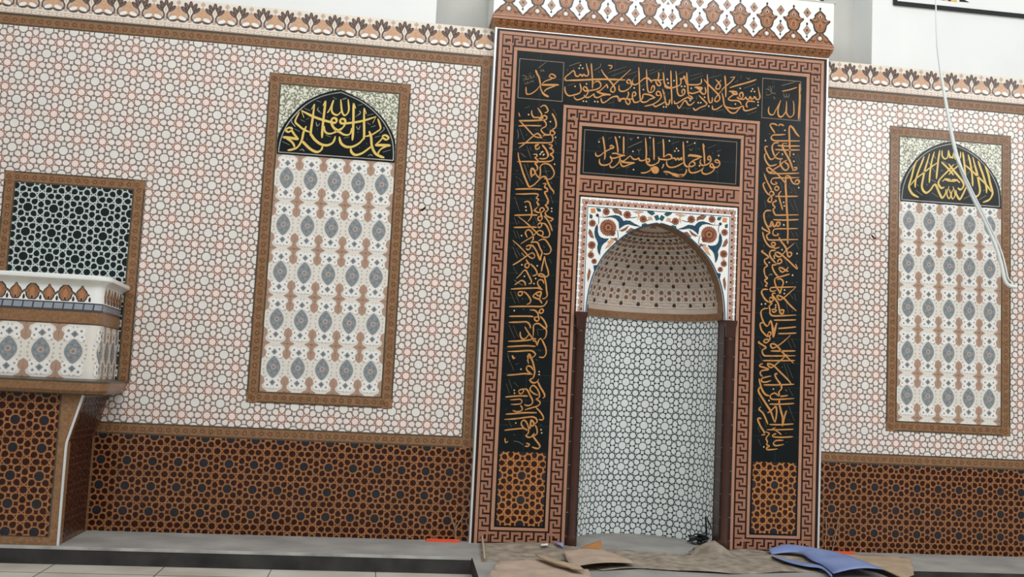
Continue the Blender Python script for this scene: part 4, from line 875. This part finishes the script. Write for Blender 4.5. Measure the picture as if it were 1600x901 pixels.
# black and white lattice panel above the pulpit
lp = empty('lattice_panel', (-3.86, -.002, .95), 'black tile panel with white star lattice in a brown frame behind the pulpit', 'tile panel')
mb = MB(); mb.box((-4.296, -.004, .93), (-3.425, -.0018, 2.247), 'brown_edge'); cv = Cv(mb, flat(-.0045)); brown_strip(cv, -4.296, 2.174, -3.425, 2.247)
cv = Cv(mb, flat(-.0048)); brown_strip(cv, -4.296, .93, -4.223, 2.247); brown_strip(cv, -3.502, .93, -3.425, 2.247); mb.build('frame', lp)
mb = MB(); cv = Cv(mb, flat(-.0045), rectpoly(-4.223, .93, -3.502, 2.174)); star_pattern(cv, -4.223, .93, -3.502, 2.174, .158, -4.136, 2.019, 'lattice_dark', 'lattice_dark', 'lattice_line', None, g=.98); mb.build('star_lattice', lp)

# ==================================================================== PULPIT
pul = empty('pulpit', (-3.86, -.3, 0), 'raised tiled pulpit at the left edge with white cornice and brown star pedestal', 'pulpit')
PX = -3.86; PY = -.595
hw = [(.255, 0), (.253, .3), (.252, .55), (.254, .585), (.272, .66), (.290, .73), (.322, .862)]
mb = MB()
L = [(PX-a, z) for a, z in hw]; R = [(PX+a, z) for a, z in hw]
mb.poly([(x, PY, z) for x, z in L+R[::-1]][::-1], 'side_tile')
for S in (L, R): mb.grid([[(x, PY, z) for x, z in S], [(x, -.001, z) for x, z in S]], 'side_tile', False)
ped = mb.build('pedestal', pul)
mb = MB(); cv = Cv(mb, flat(PY)); 
for (a0, z0), (a1, z1) in zip(hw, hw[1:]):
    for s in (-1, 1): cv.poly([(PX+s*.19, z0), (PX+s*a0, z0), (PX+s*a1, z1), (PX+s*.19, z1)][::s], 'brown_band', 1)
cv.rect(PX-.25, 0, PX+.25, .05, 'brown_band', 2); cv.rect(PX-.2, .045, PX+.2, .052, 'brown_edge', 3)
for s in (-1, 1): cv.rect(PX+s*.195, .05, PX+s*.203, .86, 'brown_edge', 3)
cv = Cv(mb, flat(PY-.0012), rectpoly(PX-.195, .05, PX+.195, .86)); q = at(70, 720, PY)
q = at(40+92/5.3, 700+462/5.3, PY)
star_pattern(cv, PX-.195, .05, PX+.195, .86, .158, q[0], q[2], 'dado_dark', 'dado_blue', 'dado_line', None, g=.96); mb.build('star_tile_face', ped)
for s in (-1, 1):
    mb = MB()
    for (a0, z0), (a1, z1) in zip(hw, hw[1:]):
        p = [(PX+s*(a+d), PY-e, z) for a, z in ((a0, z0), (a1, z1)) for d, e in ((-.008, .005), (.005, .005), (.005, -.005))]
        mb.poly([p[0], p[1], p[4], p[3]], 'steel'); mb.poly([p[1], p[2], p[5], p[4]], 'steel')
    mb.build('corner_trim', ped)
    mb = MB(); rnd = random.Random(5)
    def smap(u, v, o):
        for (a0, z0), (a1, z1) in zip(hw, hw[1:]):
            if z0 <= v <= z1: return (PX+s*(a0+(a1-a0)*(v-z0)/(z1-z0)+.001+o), u, v)
        return (PX+s*(.322+o), u, v)
    cv = Cv(mb, smap)
    for u0, u1 in ((-.59, -.53), (-.06, -.0)): cv.rect(u0, 0.0, u1, .585, 'brown_band', 1)
    cv.clip = rectpoly(-.52, .03, -.07, .84); star_pattern(cv, -.52, .03, -.07, .84, .158, -.3, q[2], 'side_streak', 'side_streak', 'side_tile', None, base=False, g=.95)
    mb.build('side_tiles', ped)
# plan path of the balcony: distance along the front from the centre
A, RAD, YF = .376, .05, -.6
FL_, AL = A-RAD, pi/2*.05
def path(s, off):
    sg = 1 if s >= 0 else -1; s = abs(s)
    if s <= FL_: return (PX+sg*s, YF-off)
    if s <= FL_+AL:
        a = (s-FL_)/RAD; return (PX+sg*(FL_+(RAD+off)*sin(a)), YF+RAD-(RAD+off)*cos(a))
    return (PX+sg*(A+off-.030*(s-FL_-AL)/.55), min(-.001, YF+RAD+(s-FL_-AL)))
SE = FL_+AL+(-YF-RAD)-.001
SS = [-SE, -FL_-AL]+[-FL_-AL*k/6 for k in range(5, -1, -1)]+[0]+[FL_+AL*k/6 for k in range(0, 7)]+[SE]
def sweep(mb, prof, m):
    mb.grid([[(*path(s, o), z) for s in SS] for o, z in prof], m, False)
pm = lambda s, z, o: (*path(s, o+.001), z)
mb = MB(); sweep(mb, [(0, .86), (0, 1.51)], 'field_cream'); 
mb.poly([(*path(s, 0), 1.505) for s in SS], 'plaster_white'); mb.poly([(*path(s, 0), .87) for s in SS], 'side_tile')
bal = mb.build('balcony', pul)
def subs(a, c, n):
    e = sorted(set([round(a+(c-a)*k/n, 5) for k in range(n+1) if abs(abs(a+(c-a)*k/n)-FL_-AL/2) > AL/2+.004]+[round(v, 5) for v in SS]))
    return list(zip(e, e[1:]))
mb = MB(); cv = Cv(mb, pm, rectpoly(-SE, .952, SE, 1.264))
for a, c in subs(-SE, SE, 60): cv.rect(a, .952, c, 1.264, 'field_cream', 0)
q = at(64, 545, YF); mx = q[0]-PX
for i in range(-6, 7):
    X = mx+i*.18
    for j in (-.5, .5):
        if abs(abs(X+.09)-FL_-AL/2) > .07: hourglass(cv, X+.09, 1.108+j*.315, .18, .315, 1)
    medallion_cell(cv, X, 1.108, .18, .315, 2)
mb.build('floral_panel', bal)
mb = MB(); cv = Cv(mb, pm)
for a, c in subs(-SE, SE, 60):
    cv.rect(a, 1.264, c, 1.345, 'brown_edge', 1); cv.rect(a, 1.272, c, 1.337, 'brown_band', 2)
    cv.rect(a, 1.345, c, 1.392, 'rope_dark', 1); cv.rect(a, 1.352, c, 1.384, 'rope_grey', 2)
for k in range(-18, 19): cv.poly([(k*.056-.006, 1.352), (k*.056+.002, 1.352), (k*.056+.006, 1.384), (k*.056-.002, 1.384)], 'rope_dark', 3)
mb.build('rope_band', bal)
mb = MB(); cv = Cv(mb, pm)
for a, c in subs(-SE, SE, 60): cv.rect(a, 1.392, c, 1.5, 'white_tile', 1)
q = at(51, 455, YF)
for k in range(-12, 13):
    x = q[0]-PX+k*.0915
    if abs(abs(x)-FL_-AL/2) < .035: continue
    big = k % 2 == 0; z = 1.394
    S = [(.018, .004), (.032, .022), (.036, .044), (.052, .052), (.036, .062), (.030, .078), (.014, .095), (0, .108)] if big else [(.016, .004), (.026, .020), (.030, .034), (.042, .044), (.030, .052), (.026, .064), (.010, .082), (0, .106)]
    S = S+[(-a, c) for a, c in reversed(S[:-1])]
    cv.poly([(x+a*1.1, z+c*1.02-.001) for a, c in S], 'vase_dark', 2); cv.poly([(x+a*.9, z+.004+c*.9) for a, c in S], 'vase_brown', 3)
    cv.tear(x, z+.05, pi/2, .05, .03, 'vase_orange', 4); cv.tear(x, z+.024, pi/2, .03, .02, 'pink_line', 5); cv.tear(x, z+.018, pi/2, .018, .010, 'vase_dark', 6)
    cv.tear(x+.0457, z+.018, pi/2, .03, .014, 'vase_dark', 2)
mb.build('white_frieze', bal)
mb = MB(); sweep(mb, [(0.001, 1.488), (.008, 1.500), (.022, 1.512), (.036, 1.520), (.044, 1.524), (.046, 1.530), (.046, 1.546), (.040, 1.550), (-.02, 1.550)], 'white_tile'); mb.build('cornice', pul)
mb = MB(); sweep(mb, [(-.02, .856), (.045, .860), (.052, .866)], 'brown_edge'); sweep(mb, [(.052, .866), (.070, .885), (.076, .928)], 'brown_band'); sweep(mb, [(.076, .928), (.076, .940), (.0, .950)], 'brown_edge'); mb.build('ledge', pul)

# ================================================================ WALL SIGNS
def sign(x0, x1, z0, z1, y, label, glyphs):
    t = empty('framed_sign', ((x0+x1)/2, y, z0), label, 'sign', 'signs high on the wall')
    mb = MB(); w = .026
    for q in ((x0, z0, x1, z0+w), (x0, z1-w, x1, z1), (x0, z0+w, x0+w, z1-w), (x1-w, z0+w, x1, z1-w)): mb.box((q[0], y-.02, q[1]), (q[2], y-.001, q[3]), 'frame_black')
    mb.build('frame', t)
    mb = MB(); mb.box((x0+w, y-.012, z0+w), (x1-w, y-.001, z1-w), 'plaster_white'); bo = mb.build('board', t)
    mb = MB(); cv = Cv(mb, flat(y-.012)); glyphs(cv); mb.build('lettering', bo)
def g1(cv):
    for x in (2.07,):
        cv.poly([(x-.02, 4.012), (x+.05, 4.006), (x+.06, 4.10), (x-.01, 4.12)], 'frame_black', 1)
        cv.poly([(x+.035, 4.010), (x+.075, 4.006), (x+.085, 4.13), (x+.045, 4.16)], 'lunette_gold', 2)
        cv.poly([(x+.098, 4.006), (x+.145, 4.004), (x+.16, 4.2), (x+.10, 4.2)], 'lunette_gold', 2)
        cv.poly([(x+.075, 4.006), (x+.098, 4.006), (x+.10, 4.12), (x+.085, 4.12)], 'frame_black', 2)
        cv.poly([(x+.165, 4.010), (x+.245, 4.012), (x+.20, 4.03), (x+.165, 4.06)], 'frame_black', 2)
    for x in (2.42, 2.7):
        cv.stroke([(x, 4.35), (x+.05, 4.16), (x+.2, 4.18), (x+.24, 4.4)], .05, 'lunette_gold', 2)
sign(1.720, 3.35, 3.938, 4.62, 0.0, 'white sign board in a thin black frame high above the right arched panel', g1)
def g2(cv):
    for k in range(8):
        x = .25+k*.13
        cv.poly([(x, 3.93), (x+.05, 3.92), (x+.055, 4.2), (x+.01, 4.2)], 'lunette_gold', 1)
        cv.stroke([(x-.04, 3.95), (x+.02, 3.915), (x+.08, 3.95)], .02, 'frame_black', 2)
sign(-1.24, 1.27, 3.88, 4.66, 0.20, 'white sign board in a black frame above the crown of the prayer niche', g2)

# ============================================================= LOOSE THINGS
def px_floor(t, z=0.0):
    n = [float(a) for a in t.split()]
    return [at(n[i], n[i+1], z=z)[:2] for i in range(0, len(n), 2)]
def sheet(name, outline, hfun, m, label, cat, thick=.005, cell=.045, group=None):
    xs = [p[0] for p in outline]; ys = [p[1] for p in outline]
    mb = MB(); x0, y0 = min(xs), min(ys)
    for i in range(int((max(xs)-x0)/cell)+1):
        for j in range(int((max(ys)-y0)/cell)+1):
            c = clip_convex(list(outline), rectpoly(x0+i*cell, y0+j*cell, x0+(i+1)*cell, y0+(j+1)*cell))
            if len(c) >= 3: mb.poly([(a, q, hfun(a, q)) for a, q in c], m, True)
    o = mb.build(name, None, True)
    md = o.modifiers.new('thickness', 'SOLIDIFY'); md.thickness = thick; md.offset = 1.0
    for p in o.data.polygons:
        pass
    tag(o, label, cat, group); return recenter(o)
def bump(x, y, cx, cy, r, h):
    d = sqrt((x-cx)**2+(y-cy)**2)/r
    return h*max(0, 1-d)
def wob(x, y, k=1.0): return .004*k*(sin(x*13+y*7)+sin(y*19-x*5)+1.6)
pk = at(1113, 868, z=0)
big = px_floor("751 846 880 853 905 857 1000 865 1075 868 1100 862 1180 861 1235 868 1300 880 1290 893 1140 897 1060 893 1000 889 940 892 880 876 830 877 790 877 752 877")
def hb(x, y):
    q = at(1035, 870, z=0)
    return .004+wob(x, y)+bump(x, y, pk[0], pk[1], .16, .098)+bump(x, y, q[0], q[1], .10, .03)
sheet('cardboard_sheet', big, hb, 'card_dusty', 'long dusty grey-brown cardboard with a crumpled peak along the foot of the niche', 'cardboard', .004, .04, 'cardboard on the platform')
sheet('cardboard_sheet', px_floor("880 870 943 868 985 883 991 888 940 892 893 895 885 884"), lambda x, y: .034+.012*sin(x*9), 'card_pale', 'pale pinkish cardboard flap lying on the dusty sheet in front of the left pier', 'cardboard', .004, .05, 'cardboard on the platform')
sheet('cardboard_sheet', px_floor("779 879 838 878 919 893 924 906 760 908"), lambda x, y: .008+wob(x, y, .6), 'card_pale', 'pale flat cardboard piece at the bottom edge under the narrow folded strip', 'cardboard', .004, .05, 'cardboard on the platform')
sheet('cardboard_sheet', px_floor("1296 868 1340 869 1422 874 1428 905 1412 912 1380 898 1345 888 1318 881"), lambda x, y: .006+wob(x, y, .5)+(.02 if y < -.7 else 0), 'card_tan', 'tan cardboard sheet on the platform to the right of the blue sheet', 'cardboard', .004, .05, 'cardboard on the platform')
sheet('cardboard_strip', px_floor("836 877 846 879 905 897 912 903 893 901 842 883"), lambda x, y: .036+wob(x, y, .4), 'card_tan', 'narrow folded cardboard strip lying slantwise near the bottom edge', 'cardboard strip', .008, .04)
w0 = px_floor("893 868 942 866 942 868.5 896 869.5")
mb = MB()
q0, q1 = at(894, 868, z=0), at(941, 868, z=0)
mb.poly([(q0[0], q0[1]-.01, .02), (q1[0], q1[1]-.01, .02), (q1[0], q1[1]+.05, .088), (q0[0]+.10, q0[1]+.05, .058)], 'card_brown')
mb.poly([(q0[0], q0[1]+.10, .004), (q1[0], q1[1]+.10, .004), (q1[0], q1[1]+.055, .088), (q0[0]+.10, q0[1]+.055, .058)], 'card_brown')
mb.poly([(q1[0], q1[1]-.01, .02), (q1[0], q1[1]+.10, .004), (q1[0], q1[1]+.055, .088), (q1[0], q1[1]+.05, .088)], 'card_brown')
mb.poly([(q0[0], q0[1]-.01, .02), (q0[0], q0[1]+.10, .004), (q0[0]+.10, q0[1]+.055, .058), (q0[0]+.10, q0[1]+.05, .058)], 'card_brown')
recenter(tag(mb.build('folded_card', None, True), 'small orange-brown folded card standing up in front of the niche floor', 'card'))
sheet('paper_scrap', px_floor("864 853.5 880.5 854.5 880 862"), lambda x, y: .030, 'blue_scrap', 'small pale blue triangular scrap at the foot of the left pier', 'scrap', .002, .05)
sheet('paper_label', px_floor("845 856.5 855 856 856 859 845 860"), lambda x, y: .031, 'plaster_white', 'small white label lying on the dusty cardboard', 'label', .001, .05)
# blue sheet: upper fold arching over, lower fold flat
bl = MB()
top_b = [at(*p, z=0) for p in ((1197, 865.5), (1226, 862.5), (1262, 867), (1300, 872), (1340, 884), (1382, 903))]
top_f = [at(*p, z=0) for p in ((1205, 870), (1228, 872), (1250, 873), (1268, 884), (1285, 891), (1302, 906))]
hz = [.022, .050, .052, .048, .045, .05]
rows = []
for k in range(7):
    f_ = k/6
    rows.append([(a[0]+(c[0]-a[0])*f_, a[1]+(c[1]-a[1])*f_, h*(1-.25*f_)+.02*sin(pi*f_)) for a, c, h in zip(top_b, top_f, hz)])
bl.grid([smooth_path(r, 4) for r in rows], 'blue_sheet')
low_b = [at(*p, z=0) for p in ((1205, 873), (1232, 878), (1255, 883), (1285, 887), (1300, 895))]
low_f = [at(*p, z=0) for p in ((1206, 876), (1232, 886), (1258, 892), (1284, 896), (1300, 910))]
rows = []
for k in range(5):
    f_ = k/4
    rows.append([(a[0]+(c[0]-a[0])*f_, a[1]+(c[1]-a[1])*f_, .018+.012*f_) for a, c in zip(low_b, low_f)])
bl.grid([smooth_path(r, 4) for r in rows], 'blue_sheet')
o = bl.build('blue_plastic_sheet', None, True); md = o.modifiers.new('thickness', 'SOLIDIFY'); md.thickness = .003; md.offset = 0
tag(o, 'folded sky-blue plastic sheet on the platform in front of the right pier', 'plastic sheet'); recenter(o)
# black wire coil in the corner of the recess
mb = MB(); c = at(1092, 848, z=0); c = (c[0]-.005, c[1]-.05, 0); rnd = random.Random(3)
for k in range(7):
    cx, cy, r = c[0]+rnd.uniform(-.05, .05), c[1]+rnd.uniform(-.05, .03), rnd.uniform(.028, .05)
    mb.tube([(cx+r*1.15*cos(2*pi*j/14), cy+r*sin(2*pi*j/14), .012+.008*k*.8+.012*sin(2*pi*j/14+k)) for j in range(15)], .0045, 'wire_black', 6)
for k in range(5):
    y = c[1]-.02*k*.5
    mb.tube([(c[0]-.03, y, .05+.006*k), (c[0]+.02, y-.01, .045+.004*k), (c[0]+.07, y-.02, .03), (c[0]+.11, y-.03-.006*k, .012)], .006, 'wire_black', 6)
p1 = at(1101.5, 806, .13); p2 = at(1097.5, 815, .30)
mb.tube([(c[0]+.04, c[1], .03), (c[0]+.022, c[1]-.05, .12), (p1[0]-.004, p1[1]-.02, p1[2])], .0055, 'wire_black', 6)
mb.tube([(c[0]+.11, c[1]-.02, .02), (c[0]+.046, c[1]-.10, .12), (p1[0]+.002, p1[1]-.03, p1[2]-.008)], .005, 'wire_black', 6)
recenter(tag(mb.build('wire_coil', None), 'tangled coil of black wire in the right corner of the niche floor', 'wire'))
# orange strips with thin pale wires at both sides of the niche
for nm, x0, x1, y, lab in (('l', -1.478, -1.262, -.062, 'orange strip on the platform at the wall left of the niche'), ('r', 1.235, 1.436, -.10, 'orange strip on the platform at the wall right of the niche')):
    mb = MB(); mb.box((x0, y-.016, .0), (x1, y+.016, .014), 'orange_plastic'); mb.box((x0, y-.006, .014), (x1, y+.006, .018), 'orange_plastic')
    recenter(tag(mb.build('orange_strip', None), lab, 'strip', 'orange strips by the wall'))
for us, side in ((((703.5, 799, 714, 845), (725.5, 800, 712.5, 824)), 'left of'), (((1311, 808, 1300, 861), (1291, 809, 1289.5, 849)), 'right of')):
    for k, (a, c_, d, e) in enumerate(us):
        p = at(a, c_, -.012); q = at(d, e, -.03)
        mb = MB(); mb.tube([p, ((p[0]+q[0])/2+.004, -.022, (p[2]+q[2])/2), q, (q[0], q[1]-.012, max(.004, q[2]-.12) if k else .004)], .0035, 'wire_pale', 6)
        far = (k == 0)
        recenter(tag(mb.build('wire_end', None), 'thin pale wire on the dado %s the niche, %s' % (side, ('left one' if (k == 0) == (side == 'left of') else 'right one')+' of its pair'), 'wire', 'wire ends by the niche'))
mb = MB(); q = at(757, 876, z=.012); p = at(753.5, 838, PD-.012)
mb.tube([(q[0], q[1], .03), ((q[0]+p[0])/2, (q[1]+p[1])/2, (p[2]+.03)/2), p], .006, 'wood_stick', 6)
recenter(tag(mb.build('thin_stick', None), 'thin pale stick leaning against the lower left corner of the niche', 'stick'))
# hanging white cable
pts = [(1459, -70), (1462, 0), (1463, 35), (1465, 75), (1470, 112), (1477, 155), (1485, 200), (1494, 240), (1506, 275), (1522, 312), (1541, 350), (1556, 385), (1565, 415), (1570, 437), (1577, 446), (1588, 448)]
P = smooth_path([at(u, v, -.30) for u, v in pts], 4)
Z0, Z1 = P[0][2], P[-1][2]
hang = empty('hanging_cable', (P[0][0], -.15, Z1), 'white cable hanging from above in front of the right arched panel', 'cable')
mb = MB(); top = [(P[0][0], .0, P[0][2]+.22), (P[0][0], -.12, P[0][2]+.20), (P[0][0], -.25, P[0][2]+.12)]
rad = [.0045]*3+[.0045+.0085*min(1, max(0, (Z0-p[2]-.35)/.9)) for p in P]
mb.tube(top+P, rad, 'cable_white', 10); mb.build('sheath', hang)
mb = MB(); Q = [at(u+dx, v, -.315) for u, v, dx in ((1494, 240, -3), (1505, 275, 3), (1521, 310, 4), (1541, 350, 4), (1558, 385, 4), (1568, 415, 3), (1573, 434, 2), (1581, 441, 0))]
mb.tube(smooth_path(Q, 4), .0055, 'cable_white', 8); mb.build('inner_wire', hang)
mb = MB(); mb.box((P[0][0]-.03, -.02, P[0][2]+.19), (P[0][0]+.03, -.0, P[0][2]+.25), 'cable_white'); mb.build('wall_clip', hang)

# ================================================================== LIGHTING
w = bpy.data.worlds.new('daylight'); scene.world = w; w.use_nodes = True
nt = w.node_tree; bg = nt.nodes['Background']
tc = nt.nodes.new('ShaderNodeTexCoord'); sx = nt.nodes.new('ShaderNodeSeparateXYZ'); rp = nt.nodes.new('ShaderNodeValToRGB')
mp = nt.nodes.new('ShaderNodeMapRange'); mp.inputs['From Min'].default_value = -1; mp.inputs['From Max'].default_value = 1
nt.links.new(tc.outputs['Generated'], sx.inputs['Vector']); nt.links.new(sx.outputs['Z'], mp.inputs['Value']); nt.links.new(mp.outputs['Result'], rp.inputs['Fac'])
e = rp.color_ramp.elements; e[0].position = .40; e[0].color = (.36, .35, .33, 1); e[1].position = .80; e[1].color = (1.0, 1.02, 1.04, 1)
nt.links.new(rp.outputs['Color'], bg.inputs['Color']); bg.inputs['Strength'].default_value = 0.62
def area(name, loc, target, sx_, sy_, power, col=(1, 1, 1)):
    l = bpy.data.lights.new(name, 'AREA'); l.shape = 'RECTANGLE'; l.size = sx_; l.size_y = sy_; l.energy = power; l.color = col
    o = bpy.data.objects.new(name, l); COL.objects.link(o); o.location = loc
    d = mathutils.Vector(target)-mathutils.Vector(loc); o.rotation_euler = d.to_track_quat('-Z', 'Y').to_euler()
    return o
area('high_window_light', (-0.5, -5.5, 7.0), (0, 0, 2.6), 7.0, 2.5, 350, (1.0, 1.0, 1.0))
area('right_window_light', (5.6, -6.8, 4.7), (0.2, 0, 1.6), 3.2, 1.5, 125, (1.0, 1.0, 1.0))
scene.view_settings.view_transform = 'Standard'; scene.view_settings.look = 'None'
scene.view_settings.exposure = 0.0; scene.view_settings.gamma = 1.0
scene.view_settings.use_curve_mapping = False
